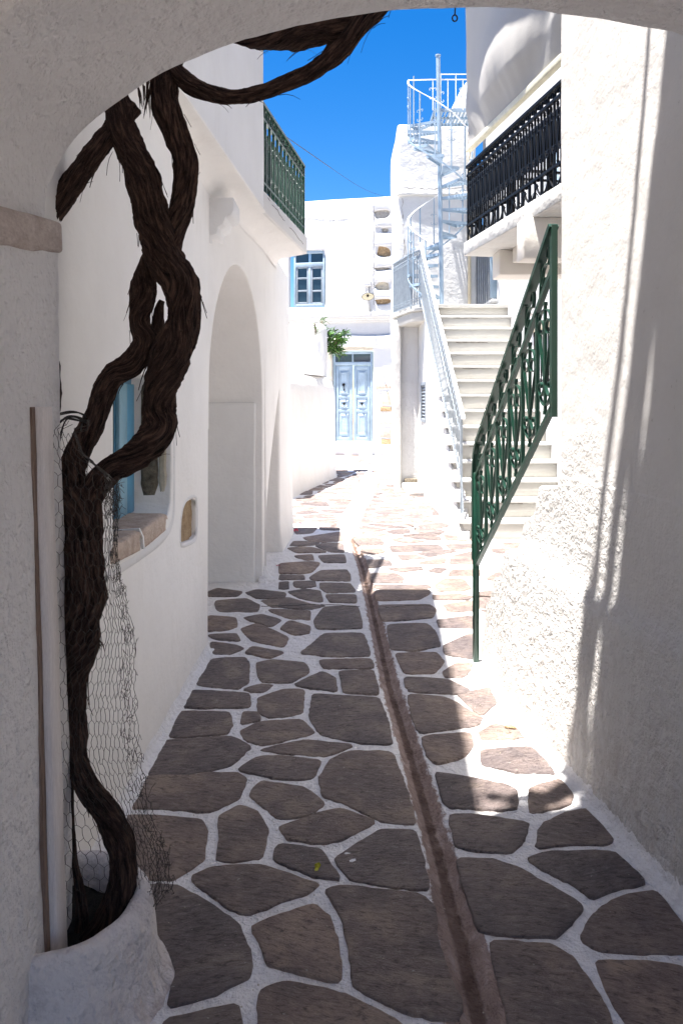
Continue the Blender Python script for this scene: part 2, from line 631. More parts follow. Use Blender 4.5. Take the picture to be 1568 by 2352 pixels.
M_wood_b = rock("brown_batten_wood", (0.16, 0.10, 0.075), (0.34, 0.25, 0.20), sc=8, stretch=(12, 12, 1), relief=0.5, dist=0.004)
M_wire = paint("rusty_wire", (0.045, 0.035, 0.028), 0.6)
M_rust = paint("dark_iron", (0.02, 0.018, 0.016), 0.6)

def glass(name, col=(0.015, 0.03, 0.045)):
    m, nt, b = newmat(name)
    b.inputs["Base Color"].default_value = (*col, 1)
    b.inputs["Roughness"].default_value = 0.06
    b.inputs["Specular IOR Level"].default_value = 0.8
    return m
M_glass = glass("dark_window_glass")

def bark():
    m, nt, b = newmat("vine_bark")
    g = N(nt)
    tc = g.n("ShaderNodeUVMap")
    mp = g.n("ShaderNodeMapping")
    mp.inputs["Scale"].default_value = (1, 0.10, 1)
    g.l(tc.outputs[0], mp.inputs[0])
    n1 = g.noise(mp.outputs[0], 26, 6, 0.7, 0.6)
    n2 = g.noise(mp.outputs[0], 90, 4, 0.7, 0.3)
    c = g.ramp(n1, [(0.36, (0.010, 0.006, 0.005)), (0.50, (0.052, 0.030, 0.025)), (0.66, (0.150, 0.090, 0.068))])
    c = g.mix(g.ramp(n2, [(0.60, 0.0), (0.76, 0.8)]), c, (0.28, 0.19, 0.14))
    g.l(c, b.inputs["Base Color"])
    b.inputs["Roughness"].default_value = 0.9
    b.inputs["Specular IOR Level"].default_value = 0.15
    bp = g.bump(n1, 1.0, 0.02)
    bp = g.bump(n2, 0.9, 0.006, bp)
    g.l(bp, b.inputs["Normal"])
    return m
M_bark = bark()

def leafmat(name, a, b_):
    m, nt, b = newmat(name)
    g = N(nt)
    c = g.mix(g.ramp(g.noise(g.pos(), 9, 3), [(0.35, 0.0), (0.65, 1.0)]), a, b_)
    g.l(c, b.inputs["Base Color"])
    b.inputs["Roughness"].default_value = 0.45
    return m
M_leaf = leafmat("oleander_leaf", (0.03, 0.10, 0.012), (0.09, 0.20, 0.03))
M_petal = paint("crimson_petal", (0.55, 0.01, 0.04), 0.6)
M_yel = paint("yellow_leaf", (0.45, 0.42, 0.03), 0.6)
# ================================================================== GROUND
mb = MB()
mb.add([(-400, -400, -0.09), (400, -400, -0.09), (400, 900, -0.09), (-400, 900, -0.09)], [(0, 1, 2, 3)])
M_earth = rock("island_earth", (0.16, 0.12, 0.08), (0.3, 0.25, 0.18), sc=0.5, relief=0.3)
struct(mb.build("ground", M_earth))

GUT = [(-3.0, .42), (1.0, .385), (2.04, .358), (2.286, .357), (2.45, .350), (2.81, .345), (3.10, .332), (3.67, .308), (4.465, .268), (5.94, .241), (7.58, .200),
       (9.76, .075), (11.0, .17), (12.25, .313), (15.6, .57), (18.8, .90), (23, 1.2)]
def gx(Y):
    for (a, x0), (b, x1) in zip(GUT, GUT[1:]):
        if a <= Y <= b:
            t = (Y - a) / (b - a)
            return x0 + (x1 - x0) * t
    return GUT[-1][1]

def gdepth(Y):
    return 0.035 if Y < 8.2 else max(0.004, 0.035 - (Y - 8.2) * 0.02)

# painted mortar bed as one strip mesh with the open channel sunk into it
mb = MB()
rows = []
Y = -3.2
ys = []
while Y < 24.5:
    ys.append(Y)
    Y += 0.022 if 1.8 < Y < 4 else (0.04 if Y < 8 else 0.12)
def xs_side(lo, hi, n):
    return [lo + (hi - lo) * (i / n) for i in range(n + 1)]
def bedz(x, y):
    return 0.0055 * fbm(x * 9, y * 9, 0, 3) + 0.004 * nz(x * 45, y * 45, 3)
for Y in ys:
    c = gx(Y)
    ww = 0.050 + 0.008 * nz(Y * 5, 1)
    wl_ = 0.052 + 0.010 * nz(Y * 6, 9); wr_ = 0.050 + 0.010 * nz(Y * 6, 19)
    d = gdepth(Y)
    row = []
    for x in [-6, -4, -2.5, -1.8, -1.4] + xs_side(-1.1, c - wl_ - 0.03, 60) :
        row.append((x, Y, bedz(x, Y)))
    for dx, z in ((-wl_, 0.0), (-0.030, -d * 0.75), (-0.008, -d), (0.012, -d), (0.032, -d * 0.7), (wr_, 0.0)):
        row.append((c + dx, Y, z + 0.008 * nz(dx * 40 + 5, Y * 14) + .005 * nz(dx * 90, Y * 40)))
    for x in xs_side(c + wr_ + 0.03, 1.7, 50) + [2.3, 3, 4, 6]:
        row.append((x, Y, bedz(x, Y)))
    rows.append(row)
mb.grid(rows)
bed = mb.build("paved_alley", M_joint, None, smooth=True, recalc=False)
struct(bed)
bed["label"] = "alley bed with white painted joints between the paving stones"
ca = bed.data.color_attributes.new("dirt", 'FLOAT_COLOR', 'POINT')
for i_, v in enumerate(bed.data.vertices):
    x, y, _ = v.co
    d = abs(x - gx(max(-3.0, min(22.9, y)))) 
    lo = .036 if y > 2.6 else .036 + (2.6 - y) * .07
    f = 1 - min(1, max(0, (d - lo) / .030))
    if y > 8.6: f = .75 * (1 - min(1, max(0, (d - .05) / .02)))
    f = max(f * 1.1, .22 if nz(x * 1.5, y * 1.5, 9) > .1 and y < 6 else 0)
    cm = max(0.0, 1 - d / (.030 if y > 2.6 else .04)) if y < 9 else 0.0
    ca.data[i_].color = (f, cm, 0, 1)

SH = []
def L2(*p): return [(x / 2.0, 1763.5 + y / 2.0) for x, y in p]
def R2(*p): return [(784.4 + x / 2.0, 1763.5 + y / 2.0) for x, y in p]
def L1(*p): return [(x / 2.0, 1175.7 + y / 2.0) for x, y in p]
def R1(*p): return [(784.4 + x / 2.0, 1175.7 + y / 2.0) for x, y in p]
def M1(*p): return [(643 + x * .2929, 1028.8 + y * .2929) for x, y in p]
SH += [
 L2((560,180),(600,60),(800,35),(1090,30),(1125,60),(1090,150),(960,205),(700,190),(570,185)),
 L2((390,400),(480,225),(700,228),(920,245),(945,300),(930,430),(790,515),(630,510),(400,425)),
 L2((1010,230),(1100,180),(1180,210),(1225,290),(1200,420),(1000,435),(1015,330)),
 L2((1150,130),(1200,70),(1400,100),(1485,170),(1440,215),(1280,240),(1200,170)),
 [(645,1903),(740,1871),(784,1863),(862,1891),(790,1928),(740,1941),(660,1928)],
 [(640,1946),(735,1956),(775,2022),(725,2015),(630,1978)],
 [(442,2018),(490,1998),(600,1993),(730,2038),(690,2058),(565,2103),(530,2088),(465,2043)],
 [(330,2042),(400,2040),(465,2073),(545,2128),(575,2213),(570,2243),(490,2288),(390,2313),(412,2228),(362,2128),(340,2063)],
 [(582,2133),(715,2083),(752,2108),(770,2163),(780,2257),(690,2235),(620,2218),(600,2173)],
 [(752,2050),(790,2043),(965,2062),(992,2090),(1003,2180),(1018,2232),(1052,2300),(1050,2346),(950,2332),(815,2270),(805,2180),(790,2110)],
 [(600,2282),(650,2262),(784,2288),(900,2345),(960,2420),(598,2420)],
 [(380,2352),(545,2315),(555,2430),(370,2430)],
 [(770,1975),(875,1908),(950,1911),(968,1978),(982,2045),(910,2040),(808,2022)],
 [(735,1790),(760,1750),(800,1730),(898,1730),(925,1800),(952,1895),(880,1890),(800,1850),(745,1830)],
 [(600,1725),(700,1703),(810,1715),(745,1740),(650,1732)],
 [(548,1770),(590,1743),(640,1740),(735,1750),(715,1792),(640,1790)],
 L1((680,1150),(740,1060),(1060,1040),(1150,1085),(1050,1175),(860,1215),(670,1210)),
 L1((740,1030),(800,925),(1050,930),(1060,990),(1040,1020),(850,1040)),
 L1((820,900),(880,825),(1140,840),(1145,900),(1000,905)),
 L1((905,800),(975,680),(1120,675),(1140,700),(1135,790),(1090,815)),
 L1((1180,700),(1250,685),(1400,700),(1415,740),(1330,790),(1200,785)),
 L1((1190,860),(1300,820),(1390,820),(1385,930),(1240,950),(1190,920)),
 L1((1110,1010),(1200,970),(1380,960),(1440,1020),(1200,1075),(1120,1040)),
 [(720,1596),(780,1600),(868,1605),(888,1660),(898,1710),(830,1708),(740,1690),(712,1650)],
 [(555,1665),(562,1640),(588,1640),(595,1655)],
 L1((1120,820),(1200,795),(1250,800),(1200,830)),
 L1((1350,800),(1480,740),(1535,770),(1545,830)),
 [(780,1545),(855,1542),(868,1597),(790,1592),(787,1565)],
 [(735,1519),(850,1515),(856,1536),(745,1536)],
 [(692,1502),(720,1480),(745,1457),(832,1455),(850,1508),(760,1510)],
 L1((970,600),(1080,615),(1115,630),(1060,655),(985,655)),
 L1((1130,650),(1160,625),(1300,650),(1240,675)),
 L1((1110,540),(1180,515),(1320,580),(1300,625),(1160,595)),
 L1((1120,490),(1200,475),(1290,500),(1240,530)),
 L1((1290,540),(1330,505),(1420,530),(1415,560),(1360,570)),
 L1((960,480),(1080,490),(1085,530),(1020,550),(960,550)),
 L1((960,570),(1080,565),(1100,595),(1000,590)),
 L1((990,410),(1130,400),(1190,430),(1180,460),(1000,460)),
 L1((1230,450),(1420,455),(1420,500),(1320,490)),
 L1((1200,410),(1320,395),(1440,430),(1420,445),(1250,440)),
 L1((1130,375),(1180,360),(1310,375),(1300,400),(1180,400)),
 L1((960,370),(1000,355),(1110,370),(1090,390),(960,390)),
 [(722,1430),(745,1396),(820,1392),(832,1446),(730,1446)],
 # right of the channel
 R1((170,430),(400,430),(430,450),(410,490),(190,505)),
 R1((210,520),(390,515),(430,560),(450,620),(330,640),(230,635)),
 R1((250,655),(430,650),(465,690),(420,745),(290,745)),
 R1((290,765),(480,775),(580,820),(560,840),(310,830)),
 R1((310,845),(480,860),(640,950),(620,985),(360,1020),(330,950)),
 R1((370,1040),(590,1020),(600,1080),(560,1130),(440,1160),(400,1130)),
 [(1105,1726),(1215,1718),(1250,1740),(1270,1780),(1200,1776),(1110,1760)],
 R1((640,1020),(700,980),(830,1010),(850,1040),(650,1050)),
 R1((470,740),(530,700),(600,700),(560,760),(480,765)),
 R1((530,840),(700,810),(720,860),(640,940)),
 R1((440,500),(600,480),(600,540),(450,530)),
 R1((470,430),(600,410),(600,460),(490,460)),
 R1((470,620),(600,560),(610,680),(480,660)),
 R2((435,30),(560,50),(750,85),(800,110),(800,200),(500,190),(470,160)),
 R2((865,100),(1000,60),(1060,130),(1040,170),(870,215)),
 R2((500,230),(600,225),(850,260),(830,340),(780,395),(700,395),(530,370)),
 R2((940,260),(1030,220),(1135,195),(1240,335),(1200,355),(1000,355),(900,370),(910,300)),
 R2((855,430),(950,400),(1250,395),(1390,530),(1220,570),(1150,605),(1070,540),(960,490)),
 R2((540,430),(700,435),(830,480),(960,560),(1050,610),(1095,650),(1050,720),(980,780),(850,780),(640,760),(600,650),(560,530)),
 R2((1100,790),(1170,680),(1250,620),(1440,575),(1568,740),(1600,860),(1400,855),(1180,840)),
 R2((1170,900),(1400,905),(1568,930),(1640,1050),(1640,1250),(1370,1250),(1240,1060)),
 R2((690,810),(950,825),(1050,880),(1100,950),(1200,1100),(1250,1250),(800,1250),(735,1000)),
 # middle distance
 M1((100,625),(290,625),(250,670),(130,680)), M1((310,622),(460,622),(468,648),(320,645)),
 M1((185,705),(300,685),(470,660),(490,735),(330,740),(220,730)),
 M1((60,790),(150,780),(250,785),(370,820),(130,825)), M1((280,770),(340,748),(490,752),(500,825),(400,820)),
 M1((110,735),(200,735),(310,745),(250,770),(80,770)), M1((110,850),(250,840),(260,880),(200,885)),
 M1((300,850),(500,840),(515,905),(350,900)), M1((0,910),(240,895),(310,905),(250,975),(170,990),(0,990)),
 M1((235,1020),(320,965),(520,960),(545,1000),(545,1050),(250,1040)), M1((0,1005),(180,1005),(190,1033),(0,1037)),
 M1((110,1055),(270,1050),(275,1090),(180,1105),(120,1090)), M1((315,1062),(545,1065),(585,1135),(370,1138),(320,1100)),
 M1((65,1130),(200,1110),(310,1125),(330,1215),(150,1180)), M1((360,1155),(590,1155),(595,1218),(400,1213)),
 M1((0,1060),(60,1055),(60,1110),(0,1110)),
 M1((0,1220),(250,1230),(350,1240),(250,1270),(0,1255)),
 M1((640,795),(780,790),(820,815),(760,835),(640,835)), M1((570,700),(780,710),(820,760),(620,770)),
 M1((680,880),(850,880),(880,920),(700,945)), M1((860,770),(1240,760),(1280,800),(1000,820),(880,820)),
 M1((920,840),(1060,835),(1150,870),(950,880)), M1((1070,830),(1250,800),(1400,810),(1170,860)),
 M1((1290,760),(1490,750),(1500,790),(1340,800)), M1((1090,900),(1290,865),(1290,910),(1110,920)),
 M1((1350,850),(1530,810),(1560,910),(1330,915)), M1((840,950),(1100,935),(1120,955),(950,980)),
 M1((1160,970),(1220,945),(1310,950),(1250,985)), M1((710,990),(900,985),(960,1020),(955,1060),(730,1060)),
 M1((740,1080),(1160,1075),(1180,1105),(750,1110)), M1((1220,1080),(1290,1030),(1430,1030),(1500,1110),(1400,1130),(1240,1130)),
 M1((1320,1010),(1350,960),(1560,955),(1560,1010)), M1((1200,1160),(1400,1150),(1500,1170),(1470,1195),(1210,1195)),
 M1((750,1120),(1165,1118),(1170,1140),(1080,1195),(765,1200)),
]
# beside the planter, under the wire
SH += [[(150,2050),(300,2045),(318,2150),(240,2180),(150,2160)]]

def stone(poly, mat, rnd, parent, hgt=0.0075):
    if area2(poly) < 0: poly = poly[::-1]
    n = len(poly)
    cx_ = sum(p[0] for p in poly) / n; cy_ = sum(p[1] for p in poly) / n
    # ragged, naturally split outline
    q = []
    for i in range(n):
        a = poly[i]; b = poly[(i + 1) % n]
        Lg = math.hypot(b[0] - a[0], b[1] - a[1])
        k = max(1, min(9, int(Lg / 0.022))) if cy_ < 5.5 else 1
        for j in range(k):
            t = j / k
            x = a[0] + (b[0] - a[0]) * t; y = a[1] + (b[1] - a[1]) * t
            q.append((x + 0.006 * nz(x * 22, y * 22, 4) + .0035 * nz(x * 75, y * 75, 4), y + 0.006 * nz(x * 22, y * 22, 14) + .0035 * nz(x * 75, y * 75, 9)))
    tx = rnd.uniform(-0.006, 0.006); ty = rnd.uniform(-0.006, 0.006)
    hh = hgt + rnd.uniform(-0.002, 0.003)
    def zt(x, y, h):
        return h + (x - cx_) * tx + (y - cy_) * ty
    r0 = q
    r1 = offset(q, 0.0008)
    r2 = offset(q, 0.0035)
    vs = [(x, y, -0.012) for x, y in r0] + [(x, y, zt(x, y, hh * 0.75)) for x, y in r1] + [(x, y, zt(x, y, hh)) for x, y in r2]
    m = len(q)
    fs = []
    for a in (0, m):
        for i in range(m):
            j = (i + 1) % m
            fs.append((a + i, a + j, a + m + j, a + m + i))
    fs.append(tuple(range(2 * m, 3 * m)))
    me = bpy.data.meshes.new("paving_stone")
    me.from_pydata(vs, [], fs)
    me.materials.append(mat)
    me.polygons.foreach_set("use_smooth", [True] * len(me.polygons))
    me.set_sharp_from_angle(angle=math.radians(60))
    o = bpy.data.objects.new("paving_stone", me)
    COL.objects.link(o)
    o.parent = parent
    return o

rs = random.Random(3)
traced = []
for poly in SH:
    g = [gnd(x, y) for x, y in poly]
    g = [(p.x, p.y) for p in g]
    g = chaikin(chaikin(g, 1, q=0.09), 1, q=.22)
    if area2(g) < 0: g = g[::-1]
    g = offset(g, -0.0105 if min(q_[1] for q_ in g) < 3.6 else -.0125)
    traced.append(g)
    stone(g, M_stone, rs, bed)

def inside(p, poly):
    c = False
    x, y = p
    for i in range(len(poly)):
        x0, y0 = poly[i - 1]; x1, y1 = poly[i]
        if (y0 > y) != (y1 > y) and x < (x1 - x0) * (y - y0) / (y1 - y0) + x0:
            c = not c
    return c

def clip(poly, px, py, nx, ny):
    out = []
    n = len(poly)
    for i in range(n):
        a = poly[i]; b = poly[(i + 1) % n]
        da = (a[0] - px) * nx + (a[1] - py) * ny
        db = (b[0] - px) * nx + (b[1] - py) * ny
        if da <= 0: out.append(a)
        if (da < 0) != (db < 0):
            t = da / (da - db)
            out.append((a[0] + (b[0] - a[0]) * t, a[1] + (b[1] - a[1]) * t))
    return out

# the rest of the crazy paving: irregular cells on either side of the channel
def wallx_left(Y):
    pts = [(-4, -.78), (2.2, -.78), (5.0, -.845), (6.85, -.69), (9.3, -.58), (9.6, -.80), (12.8, -.80), (16, -.125), (16.3, -1.6), (22.6, -1.6)]
    for (a, x0), (b, x1) in zip(pts, pts[1:]):
        if a <= Y <= b: return x0 + (x1 - x0) * (Y - a) / (b - a)
    return -1.6
def wallx_right(Y):
    if Y < 3.2: return 1.12
    if Y < 4.76: return 1.0 - (Y - 3.2) * .1
    if Y < 8.7: return 2.5
    if Y < 14.8: return 1.36
    return 1.05
pts = []
yy = -1.2
while yy < 22.2:
    sp = 0.36 if yy < 10 else 0.42
    xx = -1.7
    off = rs.uniform(0, sp)
    while xx < 2.7:
        px_ = xx + off + rs.uniform(-.14, .14); py_ = yy + rs.uniform(-.15, .15)
        pts.append((px_, py_))
        xx += sp * rs.uniform(0.85, 1.25)
    yy += sp * 0.85 + max(0, yy - 9) * .035
cells = []
for i, (px_, py_) in enumerate(pts):
    c0 = gx(py_)
    side = -1 if px_ < c0 else 1
    cell = [(px_ - .6, py_ - .8), (px_ + .6, py_ - .8), (px_ + .6, py_ + .8), (px_ - .6, py_ + .8)]
    for j, (qx, qy) in enumerate(pts):
        if j != i and abs(qx - px_) < 1.6 and abs(qy - py_) < 1.6:
            d = math.hypot(qx - px_, qy - py_)
            cell = clip(cell, (px_ + qx) / 2, (py_ + qy) / 2, (qx - px_) / d, (qy - py_) / d)
            if len(cell) < 3: break
    if len(cell) < 3: continue
    # keep clear of the channel and of the walls
    sl = (gx(py_ + .3) - gx(py_ - .3)) / .6
    L = math.hypot(1, sl)
    if side < 0: cell = clip(cell, c0 - (.085 if py_ < 9 else .11), py_, 1 / L, -sl / L)
    else: cell = clip(cell, c0 + (.085 if py_ < 9 else .11), py_, -1 / L, sl / L)
    if len(cell) < 3: continue
    if abs(area2(cell)) < 0.012: continue
    ccx = sum(p[0] for p in cell) / len(cell); ccy = sum(p[1] for p in cell) / len(cell)
    if ccx < wallx_left(ccy) - .05 or ccx > wallx_right(ccy) + .05: continue
    if area2(cell) < 0: cell = cell[::-1]
    cell = offset(cell, 0.013 if ccy < 8 else .018 + (ccy - 8) * .0045)
    if area2(cell) < 0.008: continue
    cell = chaikin(cell, 1, q=0.15)
    bad = False
    for t in traced:
        if any(inside(p, t) for p in cell) or inside((ccx, ccy), t) or any(inside(p, cell) for p in t[::3]):
            bad = True
            break
    if bad:
        continue
    cells.append((ccy, cell))
cells.sort(key=lambda c: c[0])
vis = [c for c in cells if c[0] > 1.9]
hid = [c for c in cells if c[0] <= 1.9]
nmax = 298 - len(traced)
rest = MB()
for k, (yc, cell) in enumerate(vis):
    if k < nmax:
        stone(cell, M_stone, rs, bed)
    else:
        n = len(cell)
        rest.add([(x, y, -.01) for x, y in cell] + [(x, y, .011) for x, y in offset(cell, .004)],
                 [(i, (i + 1) % n, n + (i + 1) % n, n + i) for i in range(n)] + [tuple(range(n, 2 * n))])
for yc, cell in hid:
    n = len(cell)
    rest.add([(x, y, -.01) for x, y in cell] + [(x, y, .011) for x, y in offset(cell, .004)],
             [(i, (i + 1) % n, n + (i + 1) % n, n + i) for i in range(n)] + [tuple(range(n, 2 * n))])
ro = rest.build("distant_paving_stones", M_stone, bed, recalc=False)
struct(ro, 'stuff')
print("paving: traced", len(traced), "cells", len(vis), "hidden", len(hid))

# painted skirting where the left wall meets the paving
# ================================================================== ARCHED PASSAGE (camera stands in it)
arch = thing("arched_passage", "white plastered round archway framing the whole view with stone impost on the left pillar", "archway", (0, 1.0, 0))
AX, AA, AS, AB = .36, 1.19, 2.10, .59
def arc_pts(a, b, n=90, ext=0.0):
    out = []
    if ext: out += [(AX - a, AS - ext), (AX - a, AS - ext * .5)]
    for i in range(n + 1):
        t = PI - PI * i / n
        out.append((AX + a * math.cos(t), AS + b * math.sin(t)))
    if ext: out += [(AX + a, AS - ext * .5), (AX + a, AS - ext)]
    return out
mb = MB()
def arow(Y, da, db, dz=0.0):
    r = []
    for i, (x, z) in enumerate(arc_pts(AA + da, AB + db, ext=.35)):
        q = Vector((x * 2.3, Y * 2.3, z * 2.3))
        w = 0.010 * nz(q.x, q.y, q.z) + 0.004 * nz(q.x * 5, q.y * 5, q.z * 5)
        if Y > 2.1:
            w += 0.003 * nz(q.x * 12, 7, q.z * 12)
        r.append(Vector((x + w, Y + (0.008 * nz(q.x * 2.5, 3, q.z * 2.5) if Y > 2.1 else 0), z + dz + w)))
    return r
prof = [(1.60, 0.10, .10), (1.605, 0.02, .02)]
rows = [arow(-1.6 + 3.2 * i / 16, .10, .10) for i in range(17)]
rows += [arow(1.605, .05, .05), arow(1.61, .012, .012), arow(1.63, 0, 0)]
rows += [arow(1.63 + .55 * i / 22, 0, 0) for i in range(1, 22)]
for k in range(5):
    t = (PI / 2) * k / 4
    rows.append(arow(2.18 + .025 * math.sin(t), .025 * (1 - math.cos(t)), .025 * (1 - math.cos(t))))
mb.grid(rows)
mb.build("vault", M_vault, arch, smooth=True, angle=50)
# masonry over the arch: front, back, top, as a shell around the vault
def spandrel(Y, nrm, name, a, b):
    m = MB()
    P_ = arc_pts(a, b)
    outer = [(-3.4, 0 if nrm > 0 else 0)]
    low = [(x, z) for x, z in P_]
    top = []
    for x, z in low:
        t = (x - (AX - a)) / (2 * a)
        top.append((-3.4 + 6.8 * t, 7.4))
    m.grid([[Vector((x, Y, z)) for x, z in low], [Vector((x, Y, z + (7.4 - z) * .15)) for x, z in low], [Vector((x, Y, z)) for x, z in top]])
    # side panels
    m.add([(-3.4, Y, 0), (AX - a, Y, 0), (AX - a, Y, AS), (-3.4, Y, 7.4)], [(0, 1, 2, 3)])
    m.add([(3.4, Y, 0), (AX + a, Y, 0), (AX + a, Y, AS), (3.4, Y, 7.4)], [(0, 1, 2, 3)])
    return m.build(name, M_white, arch)
spandrel(2.205, 1, "front_wall", AA + .025, AB + .025)
spandrel(-1.6, -1, "rear_wall", AA + .1, AB + .1)
mb = MB()
mb.add([(-3.4, -1.6, 7.4), (3.4, -1.6, 7.4), (3.4, 2.205, 7.4), (-3.4, 2.205, 7.4)], [(0, 1, 2, 3)])
mb.add([(-3.4, -1.6, 0), (-3.4, -1.6, 7.4), (-3.4, 2.205, 7.4), (-3.4, 2.205, 0)], [(0, 1, 2, 3)])
mb.add([(3.4, -1.6, 0), (3.4, -1.6, 7.4), (3.4, 2.205, 7.4), (3.4, 2.205, 0)], [(0, 1, 2, 3)])
mb.build("roof", M_white, arch)
# left pillar, its jamb leaning inwards towards the foot
mb = MB()
rows = []
for i in range(44):
    zc = 2.02 * i / 43
    lean = .043 * (1 - zc / 2.02)
    r = []
    for k in range(30):
        y = -1.6 + 3.78 * k / 29 if k < 8 else -1.6 + 3.78 * 7 / 29 + (2.18 + 1.6 - 3.78 * 7 / 29) * (k - 7) / 22
        z = zc * (2.02 + .14 * (y - 2.17)) / 2.02
        x = -.790 + lean + 0.007 * nz(y * 3, z * 3, 2) + .003 * nz(y * 14, z * 14, 5)
        r.append(Vector((x, y, z)))
    for k in range(1, 5):
        t = PI / 2 * k / 4
        x = -.790 + lean - .022 * (1 - math.cos(t)) + 0.007 * nz(2.18 * 3, z * 3, 2) + .004 * nz(9, z * 16, 5)
        r.append(Vector((x, 2.18 + .022 * math.sin(t), z)))
    r.append(Vector((-1.5, 2.203, z)))
    rows.append(r)
mb.grid(rows)
pil = mb.build("pillar", M_vault, arch, smooth=True, angle=50)
M_imp = rock("impost_stone", (0.42, 0.34, 0.30), (0.62, 0.54, 0.50), sc=9, stretch=(1, 1, 2), relief=0.7, dist=0.01)
lumpy("impost", (-1.112, .56, 2.047 - .225), (.66, 3.32, .090), M_imp, arch, r=.012, amp=.008, cut=.07, freq=9, rot=Matrix.Rotation(math.atan(.14), 3, "X"))
# timber batten nailed to the jamb
def batten():
    a = Vector((-.785, 2.03, 1.578)); b = Vector((-.745, 2.035, .085))
    m = MB()
    pts = [a + (b - a) * i / 12 + Vector((.002 * nz(i * .7), .004 * nz(i * .5, 4), 0)) for i in range(13)]
    m.strip(pts, Vector((1, 0, 0)), .024, .034)
    o = m.build("batten", M_wood, arch)
    bevel(o, .002, 1)
    m = MB()
    pts = [p + Vector((-.006, -.048, 0)) for p in pts]
    m.strip(pts, Vector((1, 0, 0)), .012, .0105)
    o2 = m.build("batten_edge", M_wood_b, arch)
batten()
m = MB()
ring = [Vector((.320 + .007 * math.sin(t), 2.215, 2.686 + .009 * math.cos(t) - .010)) for t in [i * 2 * PI / 14 for i in range(15)]]
m.tube(ring, .0022, 6, cap=False)
m.tube([Vector((.320, 2.205, 2.71)), Vector((.320, 2.215, 2.684))], .002, 6)
m.build("hanging_ring", M_rust, arch)

# ================================================================== RIGHT BUILDING (rough plaster) with the little green stair
rb = thing("rough_plaster_house", "tall white house with coarse rough plaster foot filling the right side of the alley", "house", (1.1, 2.4, 0))
def RX(Y): return 1.003 - .141 * (Y - 3.59)
YC = 3.60
def ztop(Y):
    if Y <= YC: return 1.25
    # stepped flank, a little worn
    pr = [(3.60, 1.25), (3.62, 1.19), (3.84, 1.165), (3.90, 1.02), (4.04, .965), (4.10, .80), (4.29, .76), (4.36, .60), (4.50, .56), (4.57, .42), (4.67, .375), (4.72, .17), (4.76, .10)]
    for (a, z0), (b, z1) in zip(pr, pr[1:]):
        if a <= Y <= b: return z0 + (z1 - z0) * (Y - a) / (b - a)
    return .08
def bulge(Y, z):
    # proud, coarse render below about 0.8 m
    ledge = .80 + .05 * nz(Y * 1.7, 2) + (3.6 - Y) * -.03
    k = 1 / (1 + math.exp((z - ledge) / .022))
    base = .030 * k + .055 * max(0, 1 - z / .8) ** 1.3
    base += .05 * max(0, (2.9 - Y)) * 0
    rough = (.0035 * fbm(Y * 12, z * 12, 1.0, 3) + .0035 * fbm(Y * 60, z * 45 + Y * 30, 4.0, 2)) * (.30 + .70 * k) * (1.0 if z < 1.25 else .5)
    return base + rough * (1 if Y < YC else 1)
def rpt(Y, z):
    x = RX(Y) + .02 * max(0, (Y - 4.0) / .7) - bulge(Y, z) * min(1, max(.25, (1.7 - z) / .5)) * (1 if Y < 4 else max(.12, 1 - (Y - 4) * 1.25))
    return Vector((x, Y, z))
mb = MB()
nY, nZ = 330, 104
rows = []
for j in range(nZ + 1):
    t = j / nZ
    r = []
    for i in range(nY + 1):
        Y = -1.6 + (4.76 + 1.6) * (i / nY) if False else None
        # denser where the picture looks closest
        u = i / nY
        Y = -1.6 + u * 2.6 / .12 if u < .12 else 1.0 + (u - .12) / .88 * 3.76
        z = t * ztop(Y)
        r.append(rpt(Y, z))
    e = r[-1]
    for k in range(1, 5):
        tt = PI / 2 * k / 4
        r.append(Vector((e.x + .03 * (1 - math.cos(tt)), e.y + .03 * math.sin(tt), e.z)))
    r.append(Vector((e.x + .22, e.y + .03, e.z)))
    rows.append(r)
# cap over the stepped flank
top = rows[-1]
rows.append([p + Vector((.012, 0, .008)) for p in top])
rows.append([p + Vector((.20, 0, .008)) for p in top])
mb.grid(rows)
mb.build("rough_wall_foot", M_rough, rb, smooth=True)
# smoother wall above
mb = MB()
rows = []
for j in range(90):
    z = 1.25 + (7.2 - 1.25) * (j / 89) ** 1.5
    r = []
    for i in range(150):
        u = i / 149
        Y = -1.6 + u * 2.6 / .12 if u < .12 else 1.0 + (u - .12) / .88 * (YC - .02 - 1.0)
        f = max(0.0, 1 - (z - 1.25) / .5)
        x = RX(Y) - (bulge(Y, 1.25) * .9) * f - .003 * fbm(Y * 4, z * 4, 3, 3) * (1 - f) - .0008 * nz(Y * 22, z * 22, 8)
        r.append(Vector((x, Y, z)))
    e = r[-1]
    for k in range(1, 5):
        tt = PI / 2 * k / 4
        r.append(Vector((e.x + .02 * (1 - math.cos(tt)), e.y + .02 * math.sin(tt), e.z)))
    r.append(Vector((e.x + 1.2, e.y + .021, e.z)))
    r.append(Vector((e.x + 2.6, e.y + .021, e.z)))
    rows.append(r)
mb.grid(rows)
M_rsm = M_rough
mb.build("upper_wall", M_rsm, rb, smooth=True, angle=60)
mb = MB()
mb.add([(RX(-1.6), -1.6, 7.2), (4, -1.6, 7.2), (4, YC, 7.2), (RX(YC), YC, 7.2)], [(0, 1, 2, 3)])
mb.add([(4, -1.6, 0), (4, -1.6, 7.2), (4, YC, 7.2), (4, YC, 0)], [(0, 1, 2, 3)])
mb.add([(1.2, YC + .0, 0), (4, YC + .0, 0), (4, YC + .0, 1.3), (1.2, YC, 1.3)], [(0, 1, 2, 3)])
mb.build("roof", M_white, rb)

